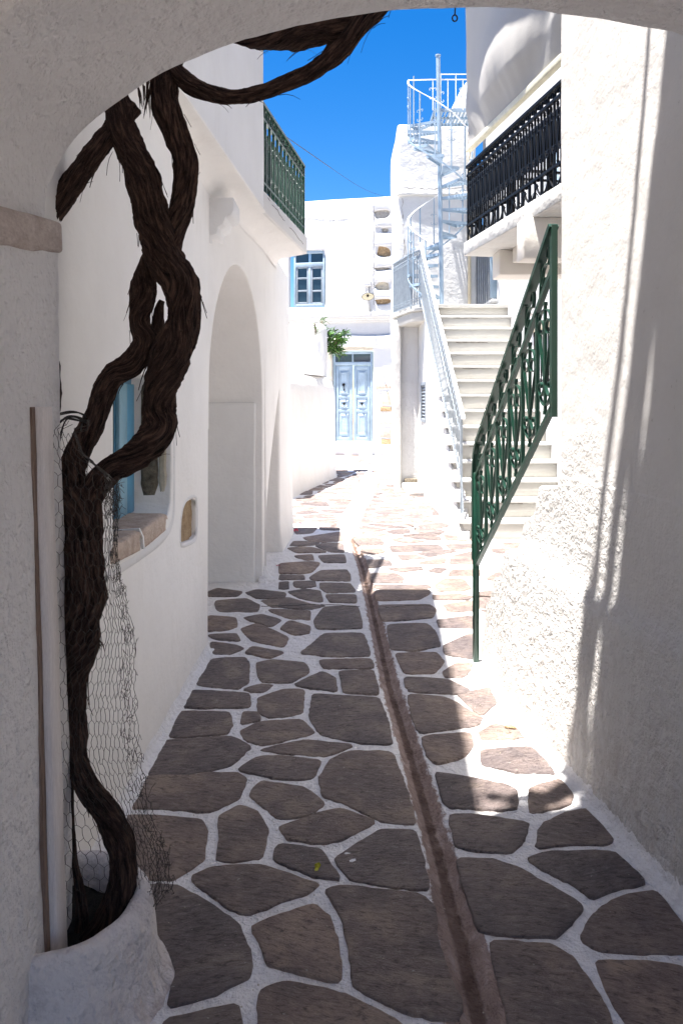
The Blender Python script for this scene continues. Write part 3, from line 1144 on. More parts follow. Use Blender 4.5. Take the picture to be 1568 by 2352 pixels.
m = MB(); rows = []
for i in range(150):
    Y = 1.0 + 3.66 * i / 149
    x = rpt(Y, .02).x
    w = .040 + .016 * nz(Y * 4, 31) + .006 * nz(Y * 19, 34)
    rows.append([Vector((x + .012, Y, .07 + .02 * nz(Y * 5, 2))), Vector((x - .004, Y, .032)), Vector((x - .014, Y, .016)), Vector((x - w, Y, .013 + .003 * nz(Y * 30, 3))), Vector((x - w - .012, Y, -.004))])
m.grid(rows)
m.build("skirting", M_joint, rb, smooth=True)
gs = thing("small_corner_stair", "short white stair hidden behind the rough plaster flank with a green scrolled iron railing", "staircase", (1.3, 4.2, 0))
for i, (y1, z) in enumerate(((4.80, .19), (4.67, .375), (4.50, .565), (4.29, .765), (4.04, .97), (3.84, 1.17))):
    x0 = RX(y1 - .30) + .10
    slab("step", (x0 + .42, y1 - .17, z / 2 - .01), (.84, .30, z - .02), M_step, gs, bw=.01)
    slab("tread", (x0 + .395, y1 - .15, z - .006), (.90, .31, .03), M_marble, gs, bw=.008)

# green railing
gr = bpy.data.objects.new("railing", None); COL.objects.link(gr); gr.empty_display_size = .1
hook(gr, gs)
D = Vector((-.141, 1, 0)).normalized()          # away from the viewer
n_ = Vector((1, .141, 0)).normalized()
def gp(s, z):   # s from 0 (foot, far) to 1.18 (wall corner, near)
    Y = 4.76 - s * (4.76 - 3.615) / 1.18
    return Vector((RX(Y) - .022, Y, z))
def zb(s): return .58 + s / 1.18 * .985
def zt2(s): return 1.135 + s / 1.18 * 1.07
def zt1(s): return 1.285 + s / 1.18 * 1.115
SM = 1.18
m = MB(); m.bar(gp(0, -.01), gp(0, 1.15), .034, .034, n_); o = m.build("post", M_green, gr); bevel(o, .003, 1)
m = MB(); m.strip([gp(-.005, .62), gp(-.012, .95), gp(-.01, 1.16), gp(.01, 1.27), gp(.06, 1.345)] + [gp(s, zt1(s)) for s in (.12, .5, SM)], n_, .023, .011)
m.build("handrail", M_green, gr)
m = MB(); m.strip([gp(.0, zt2(0) - .02), gp(SM, zt2(SM))], n_, .012, .012); m.build("upper_rail", M_green, gr)
m = MB(); m.strip([gp(.0, zb(0)), gp(SM, zb(SM))], n_, .014, .010); m.build("lower_rail", M_green, gr)
m = MB(); m.strip([gp(SM, zb(SM) - .05), gp(SM, zt1(SM))], n_, .014, .014); m.build("wall_post", M_green, gr)
def lerp(a, b, t): return a + (b - a) * t
NP = 6
def smooth_path(p, it=3):
    return chaikin([tuple(q) for q in p], it, closed=False)
SCR = [(-50, 560), (-30, 568), (-16, 540), (-14, 480), (-28, 405), (-55, 388), (-80, 440), (-84, 540), (-60, 700), (-10, 1100), (12, 1240), (38, 1320), (64, 1325), (82, 1260), (78, 1180), (56, 1150), (38, 1185), (46, 1225), (58, 1215)]
for i in range(NP):
    s0 = SM * i / NP; s1 = SM * (i + 1) / NP
    if i > 0:
        m = MB(); m.strip([gp(s0, zb(s0)), gp(s0, zt2(s0))], n_, .009, .0085); m.build("baluster", M_green, gr)
    sm = (s0 + s1) / 2; hw = (s1 - s0) / 2
    def q(cx_, cy_):
        s = sm + hw * cx_ / 92.5 * .90
        b = (1640 - cy_) / 1580
        return gp(s, lerp(zb(sm), zt2(sm), b * .97 + .01))
    m = MB()
    m.strip([q(0, 195), q(0, 1540)], n_, .007, .0065)
    for cy_ in (200, 1530):
        m.strip([q(0, cy_ - 22), q(0, cy_ + 22)], n_, .009, .0085)
    for sg in (1, -1):
        m.strip([q(sg * x, y) for x, y in smooth_path(SCR)], n_, .008, .0026)
    m.strip([q(x, y) for x, y in smooth_path([(-80, 430), (-70, 350), (-45, 290), (0, 262), (45, 290), (70, 350), (80, 430)])], n_, .008, .0026)
    m.strip([q(x, y) for x, y in smooth_path([(-66, 1325), (-45, 1400), (0, 1455), (45, 1400), (66, 1325)])], n_, .008, .0026)
    m.build("scroll_panel", M_green, gr)
    # curl between the handrails
    m = MB()
    def q2(a, b):
        s = lerp(s0, s1, a)
        return gp(s, lerp(zt2(s) + .008, zt1(s) - .015, b))
    m.strip([q2(a, b) for a, b in smooth_path([(.50, .30), (.40, .18), (.30, .30), (.38, .62), (.58, .60), (.72, .35), (.82, .50), (.80, .80), (.66, .84), (.64, .68)])], n_, .009, .0026)
    m.strip([q2(.2, 0), q2(.30, .95)], n_, .008, .004)
    m.build("curl", M_green, gr)
# ================================================================== LEFT HOUSE
lh = thing("overhanging_house", "cream white house on the left with arched opening, small blue window and balcony", "house", (-.9, 5, 0))
def lax(Y): return -.862 + (Y - 2.2) * (.017 / 2.8)
def frA(s, z, d):
    return Vector((lax(s) - d + .006 * nz(s * 1.3, z * 1.3, 1), s, z))
win = [(2.95, 1.03), (3.86, 1.03), (3.91, 1.08), (3.93, 1.2), (3.93, 1.66), (3.90, 1.70), (2.95, 1.70)]
patch = [(4.30, .62), (4.36, .60), (4.68, .78), (4.72, .86), (4.72, 1.02), (4.68, 1.06), (4.50, .98), (4.34, .80)]
# positions read off the photograph: patch 415-455 x 1145-1250
def wl_at(x, y):       # pixel -> (Y, z) on the left wall plane
    lo, hi = 2.0, 6.0
    for _ in range(40):
        mid = (lo + hi) / 2
        if CX + lax(mid) * F / mid < x: lo = mid
        else: hi = mid
    return (lo, H - (y - HY) * lo / F)
patch = [wl_at(x, y) for x, y in ((418, 1180), (428, 1155), (444, 1146), (452, 1150), (452, 1228), (446, 1238), (418, 1250), (415, 1235))]
wallA = wall_sheet("wall", [(2.0, -.05), (4.985, -.05), (4.985, 3.05), (2.0, 3.05)], [{'p': win, 'd': .20}, {'p': patch, 'd': .035}], frA, M_smooth, lh, thick=.4, r=.02, rh=.012)
# coarse stone behind the patch
def frame_patch(name, pts, fr, dep, amp, mat, parent, n=14):
    ss = [p[0] for p in pts]; zs = [p[1] for p in pts]
    m = MB()
    rows = []
    for j in range(n + 1):
        r = []
        for i in range(n + 1):
            s = lerp(min(ss) - .01, max(ss) + .01, i / n); z = lerp(min(zs) - .01, max(zs) + .01, j / n)
            r.append(fr(s, z, dep + amp * fbm(s * 14, z * 14, 2, 3)))
        rows.append(r)
    m.grid(rows)
    return m.build(name, mat, parent, smooth=True)
frame_patch("exposed_stone", patch, frA, .028, .008, M_ochre, lh)
# thin painted surround round patch and window
def surround(pts, fr, w, mat, parent, name, up=.004):
    if area2(pts) < 0: pts = pts[::-1]
    pts = chaikin(pts, 1)
    a = offset(pts, -.006); b = offset(pts, -w); c = offset(pts, -w - .008)
    m = MB()
    rows = [[fr(s, z, .006) for s, z in a], [fr(s, z, -up) for s, z in offset(pts, -.012)], [fr(s, z, -up) for s, z in b], [fr(s, z, .004) for s, z in c]]
    rows = [r + [r[0]] for r in rows]
    m.grid(rows)
    return m.build(name, mat, parent, smooth=True)
M_sur = plaster("grey_white_surround", col=(0.74, 0.73, 0.72), rough_relief=0.5, stain=.3, spots=.3)
surround(patch, frA, .022, M_sur, lh, "stone_surround")
# window: recess with blue frame, stone jamb, stone sill
wd = bpy.data.objects.new("window", None); COL.objects.link(wd); wd.empty_display_size = .1; hook(wd, lh)
xw = -1.045
M_blue2 = paint("faded_blue_paint", (0.22, 0.40, 0.50), 0.5, 0.1, (.4, .45, .5))
slab("frame", (xw - .012, 3.40, 1.36), (.03, .98, .70), M_blue, wd, bw=.003)
slab("casement", (xw + .012, 3.815, 1.355), (.016, .13, .63), M_blue, wd, bw=.004)
slab("casement", (xw + .014, 3.675, 1.355), (.020, .135, .63), M_blue2, wd, bw=.004)
slab("pane", (xw + .006, 3.36, 1.37), (.006, .42, .50), M_glass, wd, bw=0)
# far jamb: whitewash strip, weathered stone, cream stone
m = MB()
fb = lambda x, z, d=.004: Vector((x, 3.925 - d + .003 * nz(x * 40, z * 9), z))
def jamb_patch(name, x0, x1, z0, z1, mat, d, wob):
    m = MB(); rows = []
    for j in range(19):
        z = lerp(z0, z1, j / 18)
        e = .006 * nz(z * 17, wob) + .004 * nz(z * 45, wob)
        edge = .55 + .45 * math.sin(min(1, j / 18 * 12) * PI / 2) * math.sin(min(1, (18 - j) / 18 * 12) * PI / 2)
        xm = (x0 + x1) / 2
        a = xm + (x0 - xm) * edge + e; b = xm + (x1 - xm) * edge - e
        r = [Vector((lerp(a, b, k / 6), 3.926 - d * (1 if 0 < k < 6 else 0) + .002 * nz(k, z * 30), z)) for k in range(7)]
        rows.append(r)
    m.grid(rows)
    return m.build(name, mat, wd, smooth=True)
jamb_patch("jamb_stone", -1.004, -.918, 1.062, 1.695, M_grey_st, .010, 3)
jamb_patch("jamb_stone", -.914, -.877, 1.085, 1.66, M_lintel, .007, 8)
# sill stones
def sill(y0, y1, z1a, z1b, zb_a, zb_b, xo=-.835):
    m = MB()
    rows = []
    prof = [(-1.04, 0, 1), (-.872, 0, 1), (-.852, -.006, 1), (xo - .004, -.012, 1), (xo, -.025, 1)]
    N_ = 14
    for i in range(N_ + 1):
        t = i / N_; y = lerp(y0, y1, t); zt_ = lerp(z1a, z1b, t); zbt = lerp(zb_a, zb_b, t)
        e = .012 * (1 - math.sin(min(1, min(t, 1 - t) * 9) * PI / 2))
        r = [Vector((x, y, zt_ + dz - e + .003 * nz(y * 30, x * 30))) for x, dz, _ in prof]
        for k in range(1, 7):
            r.append(Vector((xo - e + .004 * nz(y * 25, k * 2.2), y, lerp(zt_ - .028, zbt, k / 6) )))
        r.append(Vector((xo - .05, y, zbt)))
        rows.append(r)
    m.grid(rows)
    return m.build("sill_stone", M_tan, wd, smooth=True)
sill(3.345, 3.82, 1.045, 1.048, .955, .965, -.846)
sill(2.9, 3.33, 1.05, 1.045, .985, .958, -.846)
m = MB(); m.strip([Vector((-1.04, 3.333, 1.031)), Vector((-.86, 3.337, 1.042)), Vector((-.848, 3.337, 1.01)), Vector((-.844, 3.337, .96))], Vector((0, 1, 0)), .009, .005)
m.build("sill_joint", M_white, wd)
sur = [(2.85, .945), (3.36, .925), (3.83, .93), (3.955, .985), (3.985, 1.06), (3.985, 1.70)]
m = MB()
rows = [[], [], [], []]
for s, z in chaikin(sur, 2, closed=False):
    o_ = Vector((-1, 0)).normalized()
pth = chaikin(sur, 2, closed=False)
for i, (s, z) in enumerate(pth):
    a = Vector(pth[max(0, i - 1)]); b = Vector(pth[min(len(pth) - 1, i + 1)])
    t = (b - a).normalized(); nn = Vector((t.y, -t.x))
    for k, (w, dd) in enumerate(((-.024, .002), (-.010, -.006), (.010, -.005), (.024, .004))):
        p = Vector((s, z)) + nn * w
        rows[k].append(frA(p.x, p.y, dd))
m.grid(rows)
m.build("surround", M_sur, wd, smooth=True)

# arch bay: only the masonry over and beyond the opening; passage behind
def frB(s, z, d):
    x = lerp(-.845, -.69, (s - 5.0) / 1.85)
    return Vector((x - d + .006 * nz(s * 1.3, z * 1.3, 1), s, z))
arcb = []
for i in range(33):
    t = PI * i / 32
    arcb.append((5.0 + .925 - .925 * math.cos(t), 1.57 + 1.03 * math.sin(t)))
outerB = [(4.96, 3.05), (4.96, 1.4), (5.0, 1.4)] + arcb + [(6.85, .8), (6.85, -.05), (6.97, -.05), (6.97, 3.05)]
wall_sheet("arch_wall", outerB, [], frB, M_smooth, lh, thick=1.25, r=.014, seg=4)
slab("passage_wall", (-2.05, 5.95, 1.35), (.2, 2.4, 2.8), M_white, lh, bw=0)
slab("passage_wall", (-1.5, 4.86, 1.35), (1.2, .2, 2.8), M_white, lh, bw=0)
lumpy("arch_jamb", (-1.42, 6.875, .755), (1.34, .13, 1.62), M_white, lh, r=.018, amp=.006, cut=.12, freq=3)
# pier with the slanting niche
def frC(s, z, d):
    x = lerp(-.69, -.60, (s - 6.85) / 2.45)
    # gentle batter and swelling
    x += .035 * max(0, 1 - z / .5) ** 2 + (-.03 * max(0, (z - 1.7) / 1.3) if s > 8.2 else 0)
    return Vector((x - d + .006 * nz(s * 1.3, z * 1.3, 1), s, z))
nich = [(6.93, -.05)] + [(lerp(6.93, 8.16, t), 1.70 * (t ** .62)) for t in [k / 14 for k in range(1, 15)]] + [(8.16, -.05)]
outerC = [(6.95, 3.05)] + [(6.95, .02)] + nich[1:-1] + [(8.16, 1.70), (8.16, .3), (8.16, -.05), (9.3, -.05), (9.3, 1.5), (9.3, 3.05)]
wall_sheet("pier_wall", outerC, [], frC, M_smooth, lh, thick=.55, r=.035, seg=4)
slab("niche_back", (-1.30, 7.6, 1.5), (.1, 1.6, 3.0), M_white, lh, bw=0)
slab("end_wall", (-2.4, 9.28, 1.5), (3.4, .1, 3.0), M_white, lh, bw=0)
# base skirting, thick paint lapping over the paving
m = MB()
rows = []
for i in range(150):
    Y = 2.3 + (4.97 - 2.3) * i / 149
    x = lax(Y)
    w = .035 + .016 * nz(Y * 4, 1) + .006 * nz(Y * 19, 4)
    rows.append([Vector((x - .004, Y, .06 + .02 * nz(Y * 5, 2))), Vector((x + .006, Y, .03)), Vector((x + .014, Y, .016)), Vector((x + w, Y, .014 + .003 * nz(Y * 30, 3))), Vector((x + w + .012, Y, -.004))])
m.grid(rows)
m.build("skirting", M_joint, lh, smooth=True)
m = MB()
rows = []
for i in range(40):
    t = i / 39
    ang = -PI / 2 + PI / 2 * 1.1 * t
    rows.append([Vector((-.70, 6.9, .10)) + Vector((0, 0, 0))] * 0 or [Vector((-.72 + r_ * math.cos(ang), 6.93 + r_ * math.sin(ang), z)) for r_, z in ((.05, .12), (.075, .05), (.11, .018), (.14, .012), (.15, -.004))])
m.grid(rows)
m.build("pier_foot", M_joint, lh, smooth=True)

# overhang: cove plus upper storey wall
def ohx(Y):
    if Y <= 5.9: return lerp(-.820, -.577, (Y - 2.2) / 3.7)
    return lerp(-.577, -.332, (Y - 5.9) / 1.67)
def wx(Y):
    if Y <= 5: return lax(Y)
    if Y <= 6.85: return lerp(-.845, -.69, (Y - 5) / 1.85)
    return lerp(-.69, -.60, (Y - 6.85) / 2.45)
m = MB(); rows = []
for i in range(50):
    Y = lerp(2.2, 5.9, i / 49)
    a = wx(Y) + .004; b = ohx(Y)
    zlo = 2.90
    r = []
    for k in range(10):
        t = PI / 2 * k / 9
        r.append(Vector((a + (b - a) * (1 - math.cos(t)), Y, zlo + (3.0 - zlo) * math.sin(t) * .98)))
    r.append(Vector((b + .004, Y, 3.0)))
    r.append(Vector((b + .006, Y, 3.012)))
    rows.append(r)
m.grid(rows)
m.build("cove", M_smooth, lh, smooth=True, angle=50)
m = MB(); rows = []
for j in range(20):
    z = lerp(3.01, 6.5, j / 19)
    r = [Vector((ohx(lerp(2.2, 5.80, i / 19)) + .006 + .006 * nz(i * .3, z * 1.3), lerp(2.2, 5.80, i / 19), z)) for i in range(20)]
    e = r[-1]
    for k in range(1, 5):
        tt = PI / 2 * k / 4
        r.append(Vector((e.x - .03 * (1 - math.cos(tt)), e.y + .03 * math.sin(tt), z)))
    r.append(Vector((-3.8, 5.83, z)))
    rows.append(r)
m.grid(rows)
M_up = plaster("upper_storey_whitewash", col=(0.77, 0.765, 0.765), rough_relief=0.3, fine=60, stain=0.15, low=.5)
m.build("upper_wall", M_up, lh, smooth=True, angle=50)
m = MB()
m.add([(-3.8, 2.2, 6.5), (ohx(2.2), 2.2, 6.5), (ohx(5.8), 5.83, 6.5), (-3.8, 5.83, 6.5)], [(0, 1, 2, 3)])
m.add([(-3.8, 2.2, 0), (-3.8, 9.3, 0), (-3.8, 9.3, 3), (-3.8, 5.83, 6.5), (-3.8, 2.2, 6.5)], [(0, 1, 2, 3, 4)])
m.add([(-3.8, 5.8, 3.03), (-.72, 5.8, 3.03), (-.72, 9.3, 3.03), (-3.8, 9.3, 3.03)], [(0, 1, 2, 3)])
m.build("roof", M_white, lh)
# stepped corbel under the overhang
prof = [(-.87, 2.885), (-.690, 2.885), (-.690, 2.80), (-.705, 2.775), (-.74, 2.765), (-.755, 2.72), (-.79, 2.70), (-.795, 2.655), (-.838, 2.64), (-.838, 2.60), (-.87, 2.585)]
m = MB()
n = len(prof)
m.add([(x, 5.005, z) for x, z in prof] + [(x, 5.32, z) for x, z in prof], [tuple(range(n))] + [tuple(range(2 * n - 1, n - 1, -1))] + [(i, (i + 1) % n, n + (i + 1) % n, n + i) for i in range(n)])
o = m.build("stepped_corbel", M_up, lh); bevel(o, .004, 1, 20)

# balcony slab and its green railing
bal = bpy.data.objects.new("balcony", None); COL.objects.link(bal); bal.empty_display_size = .1; hook(bal, lh)
c4 = [(-.577, 5.88), (-.332, 7.57), (-.345, 7.60), (-.70, 7.95), (-.78, 7.95), (-.80, 5.88)]
m = MB()
rows = [[(x, y, z) for x, y in c4 + [c4[0]]] for z in (3.0, 3.158)]
n = len(c4)
m.add([(x, y, 3.0) for x, y in c4] + [(x, y, 3.158) for x, y in c4], [tuple(range(n - 1, -1, -1)), tuple(range(n, 2 * n))] + [(i, (i + 1) % n, n + (i + 1) % n, n + i) for i in range(n)])
o = m.build("slab", M_sur, bal); bevel(o, .008, 2, 20)
m = MB(); rows = []
for i in range(30):
    Y = lerp(5.9, 7.95, i / 29)
    a = wx(Y) + .004; b = max(a + .01, ohx(min(Y, 7.57)) - .02 if Y < 7.57 else lerp(ohx(7.57), -.70, (Y - 7.57) / .38) - .02)
    r = []
    for k in range(9):
        t = PI / 2 * k / 8
        r.append(Vector((a + (b - a) * (1 - math.cos(t)), Y, 2.90 + .098 * math.sin(t))))
    rows.append(r)
m.grid(rows)
m.build("soffit", M_smooth, bal, smooth=True)
D2 = Vector((.245, 1.67, 0)).normalized(); n2 = Vector((D2.y, -D2.x, 0))
def bp(s, z): return Vector((-.577, 5.88, 0)) + D2 * s + n2 * -.028 + Vector((0, 0, z))
LB = 1.64
def motif(P, m, hw, z0, z1, n_, th=.0022, wd_=.006):
    "vertical bar with finials, two S scrolls, between z0 and z1; P(a, b) maps -1..1, 0..1"
    m.strip([P(0, .03), P(0, .97)], n_, wd_, .005)
    m.ball(P(0, .99), .012, 6, 4, (1, 1, 1.6)); m.ball(P(0, .03), .010, 6, 4, (1, 1, 1.8))
    for sg in (1, -1):
        pp = [(sg * a, b) for a, b in [(.55, .76), (.25, .78), (.20, .86), (.55, .90), (.86, .82), (.80, .70), (.10, .36), (.45, .24), (.85, .18), (.86, .30), (.55, .32), (.50, .26)]]
        m.strip([P(a, b) for a, b in chaikin(pp, 2, closed=False)], n_, wd_, th)
nb = 12
m = MB(); m.strip([bp(0, 3.82), bp(LB, 3.82)], n2, .022, .012); m.build("handrail", M_green, bal)
m = MB(); m.strip([bp(0, 3.72), bp(LB, 3.72)], n2, .012, .008); m.build("upper_rail", M_green, bal)
m = MB(); m.strip([bp(0, 3.235), bp(LB, 3.235)], n2, .012, .008); m.build("lower_rail", M_green, bal)
m = MB(); m.strip([bp(LB, 3.15), bp(LB, 3.82)], n2, .014, .014); m.build("corner_post", M_green, bal)
m = MB(); m.strip([bp(0, 3.15), bp(0, 3.72)], n2, .010, .010); b0 = m.build("baluster", M_green, bal)
m = MB()
w_ = LB / nb
motif(lambda a, b: bp(w_ / 2 + a * w_ * .46, 3.19 + b * .44), m, 0, 0, 0, n2)
m.strip([bp(w_ * .15, 3.725), bp(w_ * .4, 3.80), bp(w_ * .6, 3.75), bp(w_ * .85, 3.812)], n2, .009, .003)
m.strip([bp(w_ * .15, 3.80), bp(w_ * .4, 3.74), bp(w_ * .6, 3.80), bp(w_ * .85, 3.73)], n2, .009, .003)
s0 = m.build("scroll_panel", M_green, bal)
for i in range(1, nb):
    copy_part(b0, D2 * (w_ * i), bal)
    copy_part(s0, D2 * (w_ * i), bal)
# return side of the railing at the end of the balcony
E = bp(LB, 0); D3 = Vector((-.38, .36, 0)).normalized(); n3 = Vector((D3.y, -D3.x, 0))
m = MB()
for z, hn, ht in ((3.82, .02, .011), (3.72, .012, .008), (3.235, .012, .008)):
    m.strip([E + Vector((0, 0, z)), E + D3 * .45 + Vector((0, 0, z))], n3, hn, ht)
for k in range(1, 4):
    p = E + D3 * (.45 * k / 3)
    m.strip([p + Vector((0, 0, 3.15)), p + Vector((0, 0, 3.72))], n3, .010, .010)
m.build("end_rail", M_green, bal)

# ================================================================== PLANTER
pl = thing("round_planter", "low round whitewashed masonry planter at the foot of the left pillar holding the vine", "planter", (-.86, 1.98, 0))
m = MB(); rows = []
NA = 64
pprof = [(.455, -.01), (.425, .010), (.395, .03), (.378, .07), (.366, .14), (.358, .19), (.345, .225), (.320, .240), (.295, .238), (.275, .225), (.268, .19), (.266, .12)]
for k in range(NA + 1):
    a = 2 * PI * k / NA
    r = []
    for R_, z in pprof:
        w = 1 + .03 * nz(math.cos(a) * 2, math.sin(a) * 2, z * 3) + (.03 * nz(math.cos(a) * 6, math.sin(a) * 6, z * 9) if R_ > .42 else .01 * nz(math.cos(a) * 9, math.sin(a) * 9, z * 9))
        r.append(Vector((-.775 + .71 * R_ * w * math.cos(a), 2.13 + .71 * R_ * w * math.sin(a), z + .008 * nz(a * 2, z * 4))))
    rows.append(r)
m.grid(rows)
M_plant = plaster("planter_limewash", col=(0.66, 0.62, 0.61), rough_relief=1.0, fine=45, coarse=6, k=2, mottle=.5, stain=.5, stain_col=(.38, .34, .36), grime_z=(.04, .25, 1.0, (.34, .27, .24)), spots=.3, low=1.0)
m.build("rim", M_plant, pl, smooth=True)
m = MB(); rows = []
for i in range(16):
    R_ = .275 * i / 15 + .001
    rows.append([Vector((-.775 + .71 * R_ * math.cos(2 * PI * k / 40), 2.13 + .71 * R_ * math.sin(2 * PI * k / 40), .15 + .03 * nz(R_ * 9 * math.cos(2 * PI * k / 40), R_ * 9 * math.sin(2 * PI * k / 40), 1))) for k in range(41)])
m.grid(rows)
m.build("soil", M_soil, pl, smooth=True)
# ================================================================== VINE
vine = thing("old_grapevine", "thick twisted dark grapevine with shredding bark climbing from the planter under the arch", "vine", (-.75, 2.2, .15))
vm = MB(); vuv = []
def stem(path, seed, k=40, rough=1.0, step=.012, twist=1.0, close=True):
    "path: list of (x, y, Y, radius_px) read in the photograph with a distance for each point"
    P_ = [(at(x, y, Y), r * Y / F) for x, y, Y, r in path]
    ctrl = [(p.x, p.y, p.z, r) for p, r in P_]
    def cr(a, b, c, d, t):
        return tuple(.5 * ((2 * b[i]) + (-a[i] + c[i]) * t + (2 * a[i] - 5 * b[i] + 4 * c[i] - d[i]) * t * t + (-a[i] + 3 * b[i] - 3 * c[i] + d[i]) * t ** 3) for i in range(4))
    pts = []
    n = len(ctrl)
    for i in range(n - 1):
        a = ctrl[max(0, i - 1)]; b = ctrl[i]; c = ctrl[i + 1]; d = ctrl[min(n - 1, i + 2)]
        L = math.dist(b[:3], c[:3])
        m_ = max(2, int(L / step))
        for j in range(m_):
            pts.append(cr(a, b, c, d, j / m_))
    pts.append(ctrl[-1])
    m = len(pts)
    u = None
    base = len(vm.v)
    Ls = 0
    for i, p in enumerate(pts):
        q = Vector(p[:3]); d = (Vector(pts[min(i + 1, m - 1)][:3]) - Vector(pts[max(i - 1, 0)][:3])).normalized()
        if u is None: u = d.orthogonal().normalized()
        u = (u - d * u.dot(d)).normalized()
        w = d.cross(u)
        if i: Ls += (q - Vector(pts[i - 1][:3])).length
        r = p[3]
        q = q + Vector((nz(Ls * 9, seed), nz(Ls * 9, seed + 5), nz(Ls * 9, seed + 9))) * r * .12
        for j in range(k):
            a = 2 * PI * j / k
            ta = a + twist * Ls * 2.2
            c1, s1 = math.cos(ta), math.sin(ta)
            lob = .10 * nz(c1 * 1.3 + seed, s1 * 1.3, Ls * 2.5) + .09 * nz(c1 * 3.2 + seed, s1 * 3.2, Ls * 4)
            fib = abs(nz(c1 * 9 + seed, s1 * 9, Ls * 3.0)) * -.16 + abs(nz(c1 * 18 + seed, s1 * 18, Ls * 6)) * -.10
            knot = .10 * nz(c1 + seed, s1, Ls * 14) + .05 * nz(c1 * 5, s1 * 5 + seed, Ls * 40)
            rr = r * (.91 + rough * (lob * 1.3 + fib * 1.15 + knot * 1.4))
            vm.v.append(tuple(q + (u * math.cos(a) + w * math.sin(a)) * rr))
            vuv.append((a / (2 * PI) * 1.0 * max(.5, r / .05) + seed, Ls * 5 + .0))
    for i in range(m - 1):
        for j in range(k):
            a = base + i * k + j; b = base + i * k + (j + 1) % k
            vm.f.append((a, b, b + k, a + k))
    if close:
        vm.f.append(tuple(base + j for j in range(k - 1, -1, -1)))
        vm.f.append(tuple(base + (m - 1) * k + j for j in range(k)))
    return pts
ST = []
# A, the thickest stem from the arch down to the lower left bend
A_ = [(262, 190, 2.50, 34), (272, 250, 2.50, 37), (298, 330, 2.48, 38), (330, 420, 2.46, 44), (352, 510, 2.45, 45), (374, 590, 2.44, 50), (412, 655, 2.43, 50), (425, 725, 2.42, 44), (400, 800, 2.41, 50), (374, 875, 2.40, 45), (366, 940, 2.40, 40), (362, 990, 2.38, 44), (315, 1045, 2.34, 40), (250, 1082, 2.30, 36), (212, 1130, 2.28, 38), (200, 1210, 2.26, 40), (198, 1300, 2.25, 42)]
ST.append(stem(A_, 1, k=56))
B_ = [(392, 130, 2.52, 34), (380, 190, 2.52, 36), (380, 240, 2.52, 36), (412, 315, 2.52, 33), (428, 390, 2.51, 32), (416, 470, 2.50, 31), (398, 545, 2.47, 28), (388, 600, 2.45, 24)]
ST.append(stem(B_, 2, k=48))
C_ = [(385, 150, 2.50, 26), (412, 172, 2.50, 22), (445, 198, 2.50, 23), (520, 221, 2.50, 20), (590, 214, 2.49, 20), (660, 190, 2.48, 21), (725, 158, 2.47, 24), (785, 112, 2.46, 26), (825, 60, 2.45, 27), (870, 10, 2.44, 28), (930, -60, 2.44, 28)]
ST.append(stem(C_, 3, k=48))
D_ = [(500, 60, 2.56, 26), (560, 85, 2.55, 24), (630, 85, 2.54, 32), (700, 70, 2.52, 42), (780, 50, 2.50, 40), (860, 10, 2.48, 34), (930, -50, 2.48, 30)]
ST.append(stem(D_, 4, k=44))
E_ = [(300, 240, 2.52, 30), (262, 300, 2.50, 28), (225, 345, 2.46, 28), (180, 400, 2.43, 30), (135, 465, 2.40, 31), (95, 530, 2.38, 30), (75, 640, 2.38, 24), (95, 760, 2.38, 22), (118, 860, 2.38, 24), (116, 930, 2.38, 22), (104, 1010, 2.38, 18), (120, 1070, 2.36, 16)]
ST.append(stem(E_, 5, k=44))
F_ = [(362, 560, 2.50, 20), (342, 610, 2.50, 28), (326, 680, 2.49, 34), (322, 745, 2.47, 28), (332, 790, 2.45, 32), (300, 838, 2.42, 34), (258, 868, 2.40, 32), (228, 925, 2.37, 31), (205, 990, 2.33, 33), (176, 1045, 2.30, 36), (162, 1110, 2.28, 40), (165, 1200, 2.26, 42), (168, 1300, 2.25, 42)]
ST.append(stem(F_, 6, k=50))
ST.append(stem([(372, 690, 2.52, 8), (364, 712, 2.52, 14), (362, 750, 2.50, 17), (350, 790, 2.48, 20), (330, 815, 2.46, 20)], 7, k=24))
G_ = [(176, 1120, 2.27, 46), (180, 1200, 2.255, 55), (184, 1290, 2.25, 58), (184, 1370, 2.25, 60), (184, 1440, 2.25, 55), (180, 1500, 2.25, 46), (170, 1560, 2.24, 36), (172, 1640, 2.23, 29), (176, 1700, 2.22, 29), (178, 1750, 2.21, 30), (205, 1815, 2.20, 31), (244, 1870, 2.19, 32), (272, 1930, 2.18, 34), (283, 2000, 2.17, 34), (276, 2065, 2.16, 35), (245, 2125, 2.14, 40), (208, 2175, 2.12, 40), (190, 2230, 2.10, 30)]
ST.append(stem(G_, 8, k=56))
ST.append(stem([(165, 1700, 2.23, 16), (160, 1780, 2.22, 13), (164, 1860, 2.21, 7), (168, 1930, 2.20, 7), (172, 1985, 2.19, 9), (185, 2060, 2.17, 14), (190, 2150, 2.14, 20)], 9, k=20))
ST.append(stem([(215, 1850, 2.20, 10), (240, 1895, 2.19, 8), (252, 1940, 2.18, 7), (262, 1990, 2.17, 10), (258, 2060, 2.16, 14)], 10, k=16))
